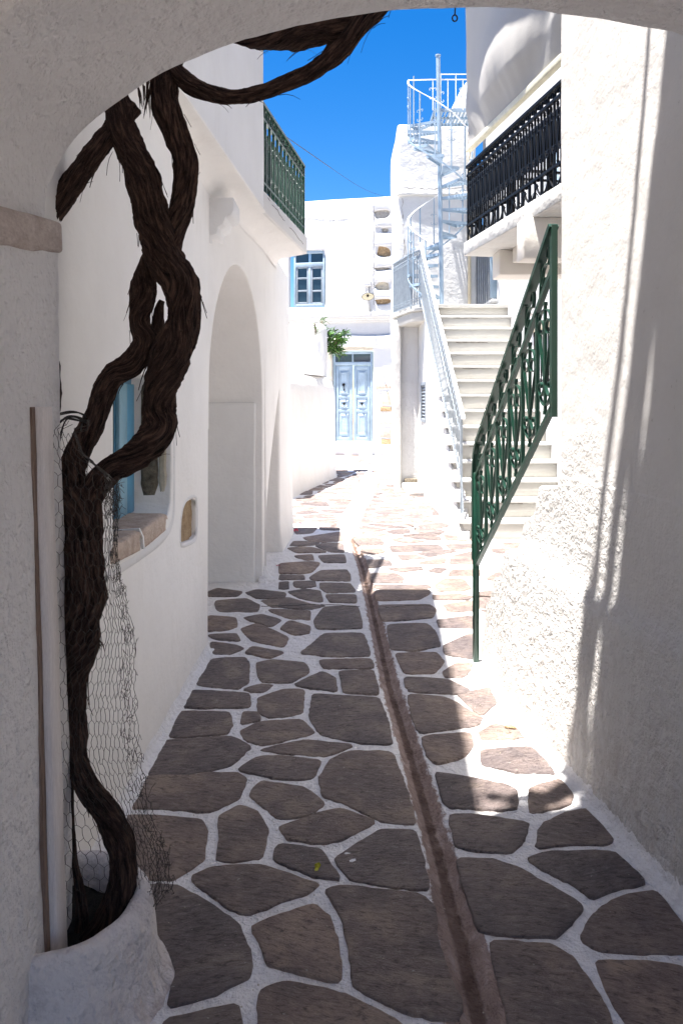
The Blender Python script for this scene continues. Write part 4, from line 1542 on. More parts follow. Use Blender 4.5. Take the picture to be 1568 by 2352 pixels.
# stems above the arch, out of sight from below, climbing the front of the passage house; routed to cast streaks on the right wall
def up(pts, seed, k=18):
    P2 = []
    for x, y, z, r in pts:
        P2.append((CX + x * F / y, HY - (z - H) * F / y, y, r * F / y))
    ST.append(stem(P2, seed, k=k, step=.03))
up([(-.42, 2.48, 2.85, .05), (-.34, 2.50, 3.6, .05), (-.22, 2.56, 4.6, .048), (-.08, 2.66, 5.4, .045), (.08, 2.62, 5.60, .045), (.30, 2.50, 5.62, .04), (.55, 2.38, 5.66, .04), (.85, 2.25, 5.6, .03)], 11)
up([(.22, 2.46, 2.85, .05), (.12, 2.50, 3.8, .045), (.0, 2.50, 4.8, .045), (-.05, 2.56, 5.5, .04), (.16, 2.47, 5.72, .04), (.42, 2.36, 5.8, .04), (.70, 2.26, 5.8, .03)], 12)
up([(-.22, 2.56, 4.6, .03), (-.10, 2.72, 5.3, .03), (.10, 2.74, 5.5, .025), (.34, 2.62, 5.5, .02), (.6, 2.56, 5.4, .014)], 13, k=12)
up([(-.42, 2.48, 4.7, .03), (-.28, 2.42, 5.2, .065), (-.10, 2.46, 5.5, .085), (.08, 2.43, 5.62, .075), (.28, 2.34, 5.7, .04), (.5, 2.28, 5.75, .03)], 14)  # unseen thick bundle, added to close the lit gap on the right wall
me = bpy.data.meshes.new("trunk")
me.from_pydata(vm.v, [], vm.f)
me.materials.append(M_bark)
uvl = me.uv_layers.new(name="UVMap")
for lp in me.loops:
    uvl.data[lp.index].uv = vuv[lp.vertex_index]
me.polygons.foreach_set("use_smooth", [True] * len(me.polygons))
vt = bpy.data.objects.new("trunk", me); COL.objects.link(vt); hook(vt, vine)
# loose strips of bark
m = MB()
rb_ = random.Random(11)
for si, pts in enumerate(ST[:8]):
    n = len(pts)
    cnt = int(n * .30)
    for _ in range(cnt):
        i = rb_.randrange(3, n - 4)
        p = Vector(pts[i][:3]); d = (Vector(pts[i + 3][:3]) - Vector(pts[i - 3][:3])).normalized()
        if rb_.random() < .25: d = -d
        if d.z > 0 and rb_.random() < .7: d = -d
        r = pts[i][3]
        a = rb_.uniform(0, 2 * PI)
        u = d.orthogonal().normalized(); w = d.cross(u)
        o_ = u * math.cos(a) + w * math.sin(a)
        L = rb_.uniform(.02, .075); wd_ = rb_.uniform(.0012, .0045); lift = rb_.uniform(.0, .32)
        q0 = p + o_ * r * .90
        pp = [q0 + d * (L * t) + o_ * (r * .06 * t + L * lift * t * t) + Vector((0, 0, -L * .3 * t * t)) for t in (0, .35, .7, 1)]
        s = d.cross(o_)
        vs = []
        for t, q in zip((0, .35, .7, 1), pp):
            ww = wd_ * (1 - .75 * t)
            vs += [q + s * ww + o_ * .001, q - s * ww, q + o_ * .0018]
        fs = []
        for j in range(3):
            for k in range(3):
                a_ = j * 3 + k; b_ = j * 3 + (k + 1) % 3
                fs.append((a_, b_, b_ + 3, a_ + 3))
        m.add(vs, fs)
# the frayed tufts in the photograph
def tuft(x, y, Y, dx, dy, n, L, seed):
    r_ = random.Random(seed)
    for _ in range(n):
        a = at(x + r_.uniform(-10, 10), y + r_.uniform(-8, 8), Y + r_.uniform(-.02, .02))
        b = at(x + dx + r_.uniform(-9, 9), y + dy + r_.uniform(-9, 9), Y + r_.uniform(-.03, .03))
        mid = (a + b) / 2 + Vector((r_.uniform(-.006, .006), 0, r_.uniform(-.006, .006)))
        m.tube([a, mid, b], [.0028, .002, .0004], 4)
for t in ((322, 190, 2.5, 8, 55, 8, 0, 1), (340, 175, 2.5, -4, 90, 8, 0, 2), (362, 215, 2.5, -4, 40, 6, 0, 3), (760, 100, 2.52, -18, 32, 9, 0, 4), (785, 95, 2.52, -20, 38, 8, 0, 5), (385, 540, 2.46, 20, 60, 7, 0, 6), (225, 1470, 2.25, 8, 20, 6, 0, 10), (210, 2190, 2.1, 10, 40, 6, 0, 12)):
    tuft(*t)
tw = m.build("bark_strips", M_bark, vine, recalc=False)
tw.data.uv_layers.new(name="UVMap")
struct(tw, 'stuff')
# wiry tie round the left stem
m = MB()
rt = random.Random(5)
for (pts_) in ([(132, 952, 2.30), (165, 945, 2.27), (192, 949, 2.28), (196, 958, 2.30)], [(132, 975, 2.30), (150, 956, 2.27), (175, 957, 2.27), (200, 968, 2.3)], [(136, 1010, 2.30), (150, 960, 2.28), (168, 962, 2.28), (196, 972, 2.3)], [(133, 1100, 2.3), (150, 1065, 2.3), (180, 1010, 2.29), (188, 975, 2.29)]):
    for k in range(3):
        pp = [at(x + rt.uniform(-2, 2), y + rt.uniform(-3, 3), Y + rt.uniform(-.005, .005)) for x, y, Y in pts_]
        m.tube([Vector(q) for q in chaikin([tuple(p) for p in pp], 2, closed=False)], .0022, 5)
m.build("tendril_tie", M_rust, vine)
# leaves on the stems above the arch
m = MB()
for _ in range(46):
    q = rt.choice((Vector((-.05, 2.66, 5.5)), Vector((-.10, 2.62, 5.4)), Vector((-.45, 2.50, 5.5))))
    c = q + Vector((rt.gauss(0, .07), rt.gauss(0, .07), rt.gauss(0, .10)))
    s = rt.uniform(.03, .06)
    R = Matrix.Rotation(rt.uniform(0, 6.3), 3, 'Z') @ Matrix.Rotation(rt.uniform(-1, 1), 3, 'X')
    sh = [(0, -1), (.7, -.5), (.9, .2), (.35, .4), (0, 1), (-.35, .4), (-.9, .2), (-.7, -.5)]
    m.add([c + R @ Vector((a * s, b * s, 0.2 * s * (a * a))) for a, b in sh], [tuple(range(8))])
lv = m.build("vine_leaves", M_leaf, vine, recalc=False); struct(lv, 'stuff')

# ================================================================== CHICKEN WIRE
cw = MB()
def lx(y):   # left and right limits of the netting
    return 100 + (y - 985) * .026
RB = [(985, 170), (1040, 190), (1080, 235), (1110, 275), (1180, 272), (1260, 270), (1340, 280), (1400, 296), (1460, 312), (1560, 312), (1700, 320), (1800, 335), (1880, 352), (1960, 385), (2035, 398), (2090, 352), (2160, 300), (2220, 280), (2280, 250), (2345, 205)]
def rxw(y):
    for (a, x0), (b, x1) in zip(RB, RB[1:]):
        if a <= y <= b: return lerp(x0, x1, (y - a) / (b - a))
    return RB[-1][1]
rw = random.Random(21)
NC = 17
def wp(u, y):
    # u 0..1 across; hexagons crowd together where the loose net folds
    t = u
    l_ = lx(y); r_ = rxw(y)
    split = 240 if y < 1450 else (lerp(240, 215, (y - 1450) / 150) if y < 1600 else (215 if y < 1750 else min(300, lerp(215, 300, (y - 1750) / 250))))
    f = .40
    if u < f: x = lerp(l_, min(split, r_ - 5), u / f)
    else:
        v = (u - f) / (1 - f)
        x = lerp(min(split, r_ - 5), r_, v)
    # distance: on the jamb, then in front of the trunk, then hanging free
    if x < 130: Yd = lerp(2.08, 2.19, max(0, (x - 98) / 32)); 
    elif x < 250: Yd = 2.185 - .055 * math.sin((x - 130) / 120 * PI) - (.05 if y < 1450 else .0)
    else: Yd = 2.20
    if u > f:
        v = (u - f) / (1 - f)
        Yd += .035 * math.sin(v * 17 + y * .004) + .02 * nz(v * 6, y * .006)
    if x < 128 + (y - 500) * .021:
        lean = .043 * (1 - (H - (y - HY) * 2.1 / F) / 2.02)
        X_ = -.790 + lean + .012
        Yd = -X_ * F / (CX - x)
    x += 3.0 * nz(u * 30, y * .05, 2) + (3.5 * nz(u * 60, y * .09, 7) if u > f else 0)
    y += 4.0 * nz(u * 30, y * .05, 12) + (6.0 * nz(u * 60, y * .09, 17) if u > f else 0)
    return at(x, y, Yd)
hh_ = 40.0
nrow_ = int((2345 - 985) / (hh_ * .75))
def wedge(a, b, r=.00078):
    d = (b - a)
    if d.length < 1e-5: return
    u = d.normalized().orthogonal().normalized(); w = d.normalized().cross(u)
    vs = [p + (u * math.cos(t) + w * math.sin(t)) * r for p in (a, b) for t in (0, 2.094, 4.189)]
    cw.add(vs, [(0, 1, 4, 3), (1, 2, 5, 4), (2, 0, 3, 5)])
done = set()
for j in range(nrow_):
    for i in range(NC):
        cu = (i + (.5 if j % 2 else 0)) / NC
        cy = 985 + j * hh_ * .75
        w2 = .5 / NC
        hv = [(cu, cy - hh_ / 2), (cu + w2, cy - hh_ / 4), (cu + w2, cy + hh_ / 4), (cu, cy + hh_ / 2), (cu - w2, cy + hh_ / 4), (cu - w2, cy - hh_ / 4)]
        for k in range(6):
            a = hv[k]; b = hv[(k + 1) % 6]
            if not (-.01 <= a[0] <= 1.01 and -.01 <= b[0] <= 1.01): continue
            key = tuple(sorted(((round(a[0], 3), round(a[1])), (round(b[0], 3), round(b[1])))))
            if key in done: continue
            done.add(key)
            if a[1] < 985 and rw.random() < .6: continue
            mid = ((a[0] + b[0]) / 2 + rw.uniform(-.004, .004), (a[1] + b[1]) / 2 + rw.uniform(-1.5, 1.5))
            A2 = wp(*a); B2 = wp(*b); M2_ = wp(*mid)
            wedge(A2, M2_, .00085 if k in (1, 4) else .0007); wedge(M2_, B2, .00085 if k in (1, 4) else .0007)
# crumpled edge
for _ in range(420):
    y = rw.uniform(1110, 2060)
    u = rw.uniform(.78, 1.0)
    if rw.random() < .25: y = rw.uniform(1105, 1180); u = rw.uniform(.45, 1.0)
    if rw.random() < .2: y = rw.uniform(1900, 2060); u = rw.uniform(.6, 1.03)
    a = wp(u, y) + Vector((0, rw.uniform(-.02, .02), 0))
    b = a + Vector((rw.uniform(-.010, .010), rw.uniform(-.015, .015), rw.uniform(-.028, .028)))
    c = b + Vector((rw.uniform(-.012, .012), rw.uniform(-.01, .01), rw.uniform(-.018, .018)))
    wedge(a, b, .0007); wedge(b, c, .0007)
cwo = cw.build("chicken_wire", M_wire, None, recalc=False)
cwo["label"] = "rusty hexagonal chicken wire stapled to the pillar and hanging loose around the vine trunk"
cwo["category"] = "wire netting"
# ================================================================== BIG WHITE STAIRCASE
st = thing("white_staircase", "long white stone staircase climbing away behind the green railing", "staircase", (2.0, 8.9, 0))
RISE, RUN = .2075, .26
def slx(Y): return 1.365 + (Y - 8.86) * .006
for i in range(15):
    y0 = 8.92 + RUN * i
    z1 = RISE * (i + 1)
    xl = slx(y0) + (-.015 if i < 8 else .04); xr = 2.66
    a = slab("riser", ((xl + xr) / 2 + .02, y0 + .15, z1 - RISE / 2 - .018), (xr - xl - .03, .30, RISE - .034), M_step, st, bw=.004, seg=1)
    m = MB()
    n = 16
    yb = y0 + RUN + .03 if i < 14 else y0 + 2.3
    rows = []
    for k in range(n + 1):
        x = lerp(xl - .01, xr, k / n)
        e = .004 * nz(x * 5, i * 3.1) + .003 * nz(x * 23, i)
        rows.append([Vector((x, y0 + .02, z1 - .036)), Vector((x, y0 - .022 + e, z1 - .034)), Vector((x, y0 - .030 + e, z1 - .018)), Vector((x, y0 - .024 + e, z1 - .002)), Vector((x, y0 + .0, z1)), Vector((x, yb, z1 + .001))])
    m.grid(rows)
    m.add([(xl - .01, y0 + .02, z1 - .036), (xl - .01, y0 - .03, z1 - .018), (xl - .01, y0, z1), (xl - .01, yb, z1), (xl - .01, yb, z1 - .036)], [(0, 1, 2, 3, 4)])
    m.build("tread", M_marble, st, smooth=True, angle=40)
# flank wall under the stair
def fl(s, z, d):
    return Vector((slx(s) - .01 + d + .010 * nz(s * 1.6, z * 1.6, 3) - .03 * max(0, 1 - z / .6) ** 2, s, z))
fo = [(8.84, -.03), (14.2, -.03), (14.2, 3.05)]
top_ = []
for i in range(14, -1, -1):
    top_.append((8.92 + RUN * i + (.06 if i < 8 else -.02), RISE * (i + 1) + (-.05 if i < 8 else .015)))
fo += [(12.75, 3.05)] + top_ + [(8.86, .05)]
vent = []
def fl_at(x, y):
    lo, hi = 8.0, 16.0
    for _ in range(40):
        mid = (lo + hi) / 2
        if CX + slx(mid) * F / mid > x: lo = mid
        else: hi = mid
    return (lo, H - (y - HY) * lo / F)
vent = [fl_at(x, y) for x, y in ((969, 882), (979, 880), (979, 966), (969, 964))]
wall_sheet("flank_wall", fo, [{'p': vent, 'd': .04}], fl, M_old, st, thick=.12, r=.02, rh=.008)
vy0, vy1 = min(p[0] for p in vent), max(p[0] for p in vent); vz0, vz1 = min(p[1] for p in vent), max(p[1] for p in vent)
vg = bpy.data.objects.new("louvre_vent", None); COL.objects.link(vg); hook(vg, st)
for k in range(11):
    z = lerp(vz0, vz1, (k + .5) / 11)
    slab("slat", (slx((vy0 + vy1) / 2) + .012, (vy0 + vy1) / 2, z), (.03, (vy1 - vy0) * .78, .035), M_iron_w, vg, rot=Matrix.Rotation(.6, 3, 'Y'), bw=0)
m = MB()
xv = slx((vy0 + vy1) / 2) - .014
for (a, b) in (((vy0, vz0), (vy1, vz0)), ((vy1, vz0), (vy1, vz1)), ((vy1, vz1), (vy0, vz1)), ((vy0, vz1), (vy0, vz0))):
    m.bar((xv, a[0], a[1]), (xv, b[0], b[1]), .05, .02, Vector((1, 0, 0)))
m.build("frame", M_iron_w, vg)
# low kerb in front of the doorway under the landing
slab("kerb", (1.24, 13.4, .05), (.34, 1.1, .10), M_old, st, bw=.02)
# landing beside the top of the stair, corbelled out
lz = 3.105
m = MB()
lp = [(.92, 14.30), (1.15, 13.20), (1.42, 12.85), (1.75, 12.85), (1.75, 14.3), (.95, 14.4)]
n = len(lp)
if area2(lp) < 0: lp = lp[::-1]
for z0, z1, off in ((lz - .05, lz, 0), (lz - .22, lz - .052, .03)):
    q = offset(lp, off)
    m.add([(x, y, z0) for x, y in q] + [(x, y, z1) for x, y in q], [tuple(range(n - 1, -1, -1)), tuple(range(n, 2 * n))] + [(i, (i + 1) % n, n + (i + 1) % n, n + i) for i in range(n)])
o = m.build("landing", M_step, st); bevel(o, .012, 2, 20)
slab("landing_floor", (2.1, 13.5, lz - .03), (1.2, 2.0, .05), M_step, st, bw=0)
# railing up the stair
rl = bpy.data.objects.new("railing", None); COL.objects.link(rl); hook(rl, st)
P0 = Vector((1.395, 9.12, .52)); P1 = Vector((1.30, 12.95, 3.20))
dir_ = P1 - P0
nn = Vector((1, .03, 0)).normalized()
def rp(t, h): return P0 + dir_ * t + Vector((0, 0, h))
m = MB(); m.strip([rp(-.035, .94), rp(0, .945), rp(1, .97)], nn, .021, .012); m.build("handrail", M_rail_w, rl)
for nm, h0, h1 in (("upper_rail", .86, .89), ("lower_rail", .10, .10)):
    m = MB(); m.strip([rp(0, h0), rp(1, h1)], nn, .010, .008); m.build(nm, M_iron_w, rl)
m = MB(); m.strip([rp(0, -.28), rp(0, .94)], nn, .012, .012); pst = m.build("post", M_iron_w, rl)
m = MB(); m.strip([rp(-.03, -.20), rp(0.01, .30), rp(.015, .80)], nn, .008, .008); m.build("brace", M_iron_w, rl)
nb = 38
m = MB(); m.strip([rp(0, .09), rp(0, .87)], nn, .0055, .0055); b0 = m.build("baluster", M_iron_w, rl)
wS = dir_.length / nb
ddir = dir_.normalized()
infill = []
for h, rr in ((.79, .028), (.18, .028)):
    m = MB()
    c = rp(.5 / nb, h)
    pts_ = [c + (ddir * math.cos(t) + Vector((0, 0, 1)) * math.sin(t)) * rr for t in [k * 2 * PI / 10 for k in range(11)]]
    m.strip(pts_, nn, .004, .003)
    infill.append(m.build("ring", M_iron_w, rl))
m = MB()
m.strip([rp(.1 / nb, .64), rp(.5 / nb, .60), rp(.9 / nb, .66)], nn, .006, .003)
infill.append(m.build("scroll", M_iron_w, rl))
for i in range(1, nb + 1):
    copy_part(b0, dir_ * (i / nb), rl)
    if i < nb:
        for q_ in infill: copy_part(q_, dir_ * (i / nb), rl)
# railing round the landing
rl2 = bpy.data.objects.new("landing_railing", None); COL.objects.link(rl2); hook(rl2, st)
segs = [(Vector((.94, 14.28, lz)), Vector((1.17, 13.22, lz)), 15), (Vector((1.17, 13.22, lz)), Vector((1.30, 12.93, lz)), 4)]
for a, b, k in segs:
    d = b - a; n2_ = Vector((-d.y, d.x, 0)).normalized(); up = Vector((0, 0, 1))
    for h, hn, ht in ((.94, .016, .010), (.86, .008, .007), (.80, .006, .005), (.16, .006, .006), (.06, .008, .007)):
        m = MB(); m.strip([a + up * h, b + up * h], n2_, hn, ht); m.build("rail", M_iron_w, rl2)
    for i in range(k):
        t = (i + .5) / k
        m = MB(); p = a + d * t
        m.strip([p + up * .06, p + up * .86], n2_, .009, .009)
        for h in (.90, .83, .12):
            m.strip([p + up * h + d.normalized() * (.025 * math.cos(q)) + up * (.025 * math.sin(q)) for q in [j * 2 * PI / 8 for j in range(9)]], n2_, .005, .003)
        m.build("baluster", M_iron_w, rl2)
    m = MB(); m.strip([b + up * 0, b + up * 1.0], n2_, .012, .012); m.build("post", M_iron_w, rl2)

# ================================================================== TOWER HOUSE
tw_ = thing("tower_house", "tall narrow whitewashed house wall behind the blue spiral stair with sloping parapet and peeling paint", "house", (1.7, 15, 0))
M_tow = plaster("peeling_whitewash", col=(0.58, 0.58, 0.58), rough_relief=.7, fine=30, stain=.45, stain_col=(.5, .46, .40), spots=.3, low=1.0)
lumpy("wall", (1.73, 15.15, 3.22), (1.42, 2.0, 6.68), M_tow, tw_, r=.05, amp=.035, cut=.35, freq=1.1)
lumpy("string_course", (1.73, 14.135, 5.29), (1.46, .10, .07), M_old, tw_, r=.025, amp=.02, cut=.15, freq=3)
m = MB()
g4 = [(1.76, 6.4), (2.44, 6.4), (2.44, 7.6), (2.18, 7.25)]
m.add([(x, 14.3, z) for x, z in g4] + [(x, 14.75, z) for x, z in g4], [(0, 1, 2, 3), (7, 6, 5, 4), (0, 4, 5, 1), (1, 5, 6, 2), (2, 6, 7, 3), (3, 7, 4, 0)])
o = m.build("sloping_parapet", M_tow, tw_); bevel(o, .03, 3)
lumpy("door_pier", (1.00, 14.12, 1.5), (.13, .22, 3.0), M_old, tw_, r=.02, amp=.012, cut=.3)
slab("threshold", (1.26, 14.15, .08), (.26, .25, .16), M_grey_st, tw_, bw=.01)
# metal corrugated strip and downpipe right of the tower
M_pipe = paint("rusty_cream_pipe", (.55, .48, .36), .6, .6, (.25, .15, .08), sc=20)
m = MB(); m.tube([Vector((2.30, 14.10, 3.1)), Vector((2.30, 14.10, 5.6)), Vector((2.29, 14.12, 6.4))], .028, 8)
o = m.build("downpipe", M_pipe, tw_, smooth=True)
gate = bpy.data.objects.new("slatted_gate", None); COL.objects.link(gate); hook(gate, tw_)
m = MB(); m.box((2.37, 14.25, 3.75), (.020, .03, 1.5)); g0 = m.build("slat", paint("grey_metal", (.5, .52, .55), .5), gate)
for i in range(1, 9): copy_part(g0, (.036 * i, 0, 0), gate)
slab("panel", (2.53, 14.31, 3.75), (.5, .02, 1.5), M_iron_w, gate, bw=0)

# ================================================================== SPIRAL STAIR
sp = thing("spiral_stair", "light blue painted iron spiral staircase winding up to the roof terrace", "spiral staircase", (1.68, 13.2, 3.1))
PX, PY = 1.66, 13.2
m = MB(); m.tube([Vector((PX + .03, PY, 3.1)), Vector((PX - .035, PY, 7.38))], .036, 16); m.tube([Vector((PX - .035, PY, 7.375)), Vector((PX - .035, PY, 7.395))], .045, 16)
m.build("pole", M_spiral, sp, smooth=True, angle=40)
R_ = .54
def hel(k, r, h=0):
    a = math.radians(180 - 28.6 * (k - 2))
    return Vector((PX + r * math.cos(a), PY + r * math.sin(a), 3.1 + .187 * (k + 1) + h))
t0 = None
for k in range(17):
    td = bpy.data.objects.new("tread", None)
    m = MB()
    a0 = math.radians(180 - 28.6 * (k - 2) + 15); a1 = math.radians(180 - 28.6 * (k - 2) - 15)
    z = 3.1 + .187 * (k + 1)
    def tp(a, r, dz=0): return Vector((PX + r * math.cos(a), PY + r * math.sin(a), z + dz))
    up = Vector((0, 0, 1))
    m.strip([tp(a0, .04), tp(a0, R_)], up, .022, .004)
    m.strip([tp(a1, .04), tp(a1, R_)], up, .022, .004)
    m.strip([tp(a0, R_), tp((a0 + a1) / 2, R_ * 1.005), tp(a1, R_)], up, .022, .004)
    for j in range(8):
        r = .12 + .055 * j
        m.strip([tp(a0, r, .012), tp((a0 + a1) / 2, r, .012), tp(a1, r, .012)], up, .004, .0125)
    td = m.build("tread", M_spiral, sp)
    p = hel(k, R_)
    m = MB(); m.strip([p + up * -.02, p + up * .90], Vector((math.cos((a0 + a1) / 2), math.sin((a0 + a1) / 2), 0)), .009, .009)
    if k % 2 == 1:
        dt = Vector((-math.sin((a0 + a1) / 2), math.cos((a0 + a1) / 2), 0)); nr = Vector((math.cos((a0 + a1) / 2), math.sin((a0 + a1) / 2), 0))
        for sg in (1, -1):
            for vs in (1, -1):
                c = p + up * .52
                pts_ = [(0, .02), (.005, .07), (.03, .095), (.055, .085), (.058, .06), (.042, .055)]
                m.strip([Vector(q) for q in chaikin([tuple(c + dt * (sg * a) + up * (vs * b)) for a, b in pts_], 1, closed=False)], nr, .006, .0035)
    m.build("baluster", M_spiral, sp)
m = MB(); m.strip([hel(k / 4, R_, .90) for k in range(-2, 62)] + [Vector((PX - .12, y_top, 3.1 + .187 * 18 + .52)) for y_top in (PY + .02,)], Vector((0, 0, 1)), .006, .014); m.build("handrail", M_rail_w, sp)
m = MB(); m.strip([hel(k / 4, R_ + .006, -.035) for k in range(0, 69)], Vector((0, 0, 1)), .012, .004); m.build("stringer", M_spiral, sp)
# top platform with grating
z = 3.1 + .187 * 18
m = MB(); up = Vector((0, 0, 1))
x0, x1, y0, y1 = PX - .10, 2.30, PY + .02, PY + .72
for yy_ in (y0, y1): m.strip([(x0, yy_, z), (x1, yy_, z)], up, .03, .006)
for xx_ in (x0, x1): m.strip([(xx_, y0, z), (xx_, y1, z)], up, .03, .006)
m.strip([(x0, (y0 + y1) / 2, z - .01), (x1, (y0 + y1) / 2, z - .01)], up, .02, .006)
k = 0
xx_ = x0 + .03
while xx_ < x1:
    m.strip([(xx_, y0, z + .012), (xx_, y1, z + .012)], up, .004, .0165)
    xx_ += .062
m.build("platform", M_spiral, sp)
for (a, b) in (((PX - .12, y0), (x1, y0)), ((PX + .1, y1), (x1, y1))):
    gh = .52 if a[1] == y0 else .90
    m = MB(); m.strip([(a[0], a[1], z + gh), (b[0], b[1], z + gh)], up, .006, .012); m.build("guard_rail", M_rail_w, sp)
    nseg = max(1, int((b[0] - a[0]) / .22))
    for i in range(nseg + 1):
        t = i / nseg
        m = MB()
        px_, py_ = lerp(a[0], b[0], t), lerp(a[1], b[1], t)
        m.strip([(px_, py_, z), (px_, py_, z + gh)], Vector((0, 1, 0)), .008, .008)
        if i % 2 == 0:
            for sg in (1, -1):
                for vs in (1, -1):
                    pts_ = [(0, .02), (.005, .07), (.03, .095), (.055, .085), (.058, .06), (.042, .055)]
                    m.strip([Vector(q) for q in chaikin([(px_ + sg * a_, py_, z + gh * .55 + vs * b_) for a_, b_ in pts_], 1, closed=False)], Vector((0, 1, 0)), .006, .0035)
        m.build("guard_baluster", M_rail_w, sp)

# ================================================================== BALCONY HOUSE (right, beyond)
bh = thing("balcony_house", "white two storey house along the right side of the stair with black iron balcony", "house", (2.7, 9, 0))
def frH(s, z, d): return Vector((2.66 + d + .012 * nz(s * 1.2, z * 1.2, 6), s, z))
def hy(x, y):
    Y = 2.66 * F / (x - CX)
    return (Y, H - (y - HY) * Y / F)
w1 = [hy(*p) for p in ((1119, 612), (1145, 618), (1145, 690), (1119, 697))]
w1 = [(hy(1119, 0)[0], 3.32), (hy(1142, 0)[0], 3.32), (hy(1142, 0)[0], 4.25), (hy(1119, 0)[0], 4.25)]
wy0, wy1 = sorted((hy(1141, 0)[0], hy(1120, 0)[0]))
w1 = [(wy0, 3.30), (wy1, 3.30), (wy1, 4.4), (wy0, 4.4)]
gy0, gy1 = sorted((hy(1262, 0)[0], hy(1226, 0)[0]))
w2 = [(gy0, 1.85), (gy1, 1.85), (gy1, 2.50), (gy0, 2.50)]
d1 = [(7.1, 3.16), (8.1, 3.16), (8.1, 5.3), (7.1, 5.3)]
d2 = [(9.6, 3.16), (10.5, 3.16), (10.5, 5.3), (9.6, 5.3)]
wall_sheet("wall", [(4.9, -.05), (14.6, -.05), (14.6, 8.2), (4.9, 8.2)], [{'p': w1, 'd': .16}, {'p': w2, 'd': .14}, {'p': d1, 'd': .18}, {'p': d2, 'd': .18}], frH, M_far, bh, thick=.35, r=.03, rh=.015)
def simple_window(name, y0, y1, z0, z1, x, frame_m, parent, bars=1):
    w = bpy.data.objects.new(name, None); COL.objects.link(w); hook(w, parent)
    ww = .05
    for c, s in (((x, (y0 + y1) / 2, z0 + ww / 2), (.05, y1 - y0, ww)), ((x, (y0 + y1) / 2, z1 - ww / 2), (.05, y1 - y0, ww)), ((x, y0 + ww / 2, (z0 + z1) / 2), (.052, ww, z1 - z0 - .004)), ((x, y1 - ww / 2, (z0 + z1) / 2), (.052, ww, z1 - z0 - .004)), ((x - .002, (y0 + y1) / 2, (z0 + z1) / 2), (.05, ww * 1.2, z1 - z0 - 2 * ww))):
        slab("frame", c, s, frame_m, w, bw=.004)
    slab("pane", (x + .02, (y0 + y1) / 2, (z0 + z1) / 2), (.01, y1 - y0 - .02, z1 - z0 - .02), M_glass, w, bw=0)
    return w
simple_window("window", wy0, wy1, 3.30, 4.4, 2.66 + .12, M_door, bh)
slab("shutter", (2.66 + .02, wy0 + .20, 3.85), (.20, .035, 1.0), M_door, bh, bw=.005)
slab("window_sill", (2.63, (wy0 + wy1) / 2, 3.27), (.16, wy1 - wy0 + .16, .05), M_marble, bh, bw=.01)
slab("balcony_door", (2.66 + .14, 7.6, 4.22), (.05, .96, 2.1), M_door, bh, bw=.005)
slab("balcony_door", (2.66 + .14, 10.05, 4.22), (.05, .86, 2.1), M_door, bh, bw=.005)
gw = simple_window("barred_window", gy0, gy1, 1.85, 2.50, 2.66 + .10, M_rail_w, bh)
m = MB()
for i in range(7):
    y = lerp(gy0 + .04, gy1 - .04, i / 6)
    m.strip([(2.655, y, 1.80), (2.655, y, 2.52)], Vector((1, 0, 0)), .007, .007)
    for zz in (1.84, 2.48):
        m.strip([Vector((2.652, y + .035 * math.cos(q), zz + .035 * math.sin(q))) for q in [j * 2 * PI / 8 for j in range(9)]], Vector((1, 0, 0)), .005, .003)
m.build("window_grille", M_black, gw)
slab("lintel", (2.645, (gy0 + gy1) / 2, 2.56), (.05, gy1 - gy0 + .16, .09), M_lintel, bh, bw=.01)
for z in (2.84,):
    m = MB(); m.tube([Vector((2.64, 10.9, 2.75)), Vector((2.60, 10.9, 2.80)), Vector((2.58, 10.9, 2.90))], .03, 8); m.build("vent_pipe", M_old, bh, smooth=True)
slab("upper_return", (3.4, 14.6, 5.0), (1.5, .2, 6.4), M_far, bh, bw=0)
slab("roof", (3.8, 9.75, 8.15), (2.2, 9.6, .1), M_far, bh, bw=0)
# balcony: slab, beams
bb = bpy.data.objects.new("balcony", None); COL.objects.link(bb); hook(bb, bh)
def ex(Y): return 1.20 - .165 * (Y - 7.7)
m = MB()
c4 = [(ex(7.70), 7.70), (ex(4.7), 4.7), (2.66, 4.7), (2.66, 8.05), (1.5, 7.75)]
if area2(c4) < 0: c4 = c4[::-1]
n = len(c4)
m.add([(x, y, 3.0) for x, y in c4] + [(x, y, 3.13) for x, y in c4], [tuple(range(n - 1, -1, -1)), tuple(range(n, 2 * n))] + [(i, (i + 1) % n, n + (i + 1) % n, n + i) for i in range(n)])
o = m.build("slab", M_old, bb); bevel(o, .008, 2, 20)
M_soff = plaster("cream_soffit", col=(.74, .70, .64), rough_relief=.25, fine=50, stain=.1, low=.3)
slab("beam", (2.06, 7.52, 2.88), (1.16, .34, .235), M_soff, bb, bw=.012)
m = MB()
e0 = Vector((ex(7.3) + .42, 7.3, 2.93)); e1 = Vector((ex(4.7) + .42, 4.7, 2.93))
m.strip([e0, e1], Vector((0, 0, 1)), .07, .10)
o = m.build("beam", M_soff, bb); bevel(o, .01, 2)
slab("bracket", (2.0, 6.15, 2.84), (1.2, .22, .32), M_soff, bb, bw=.012)
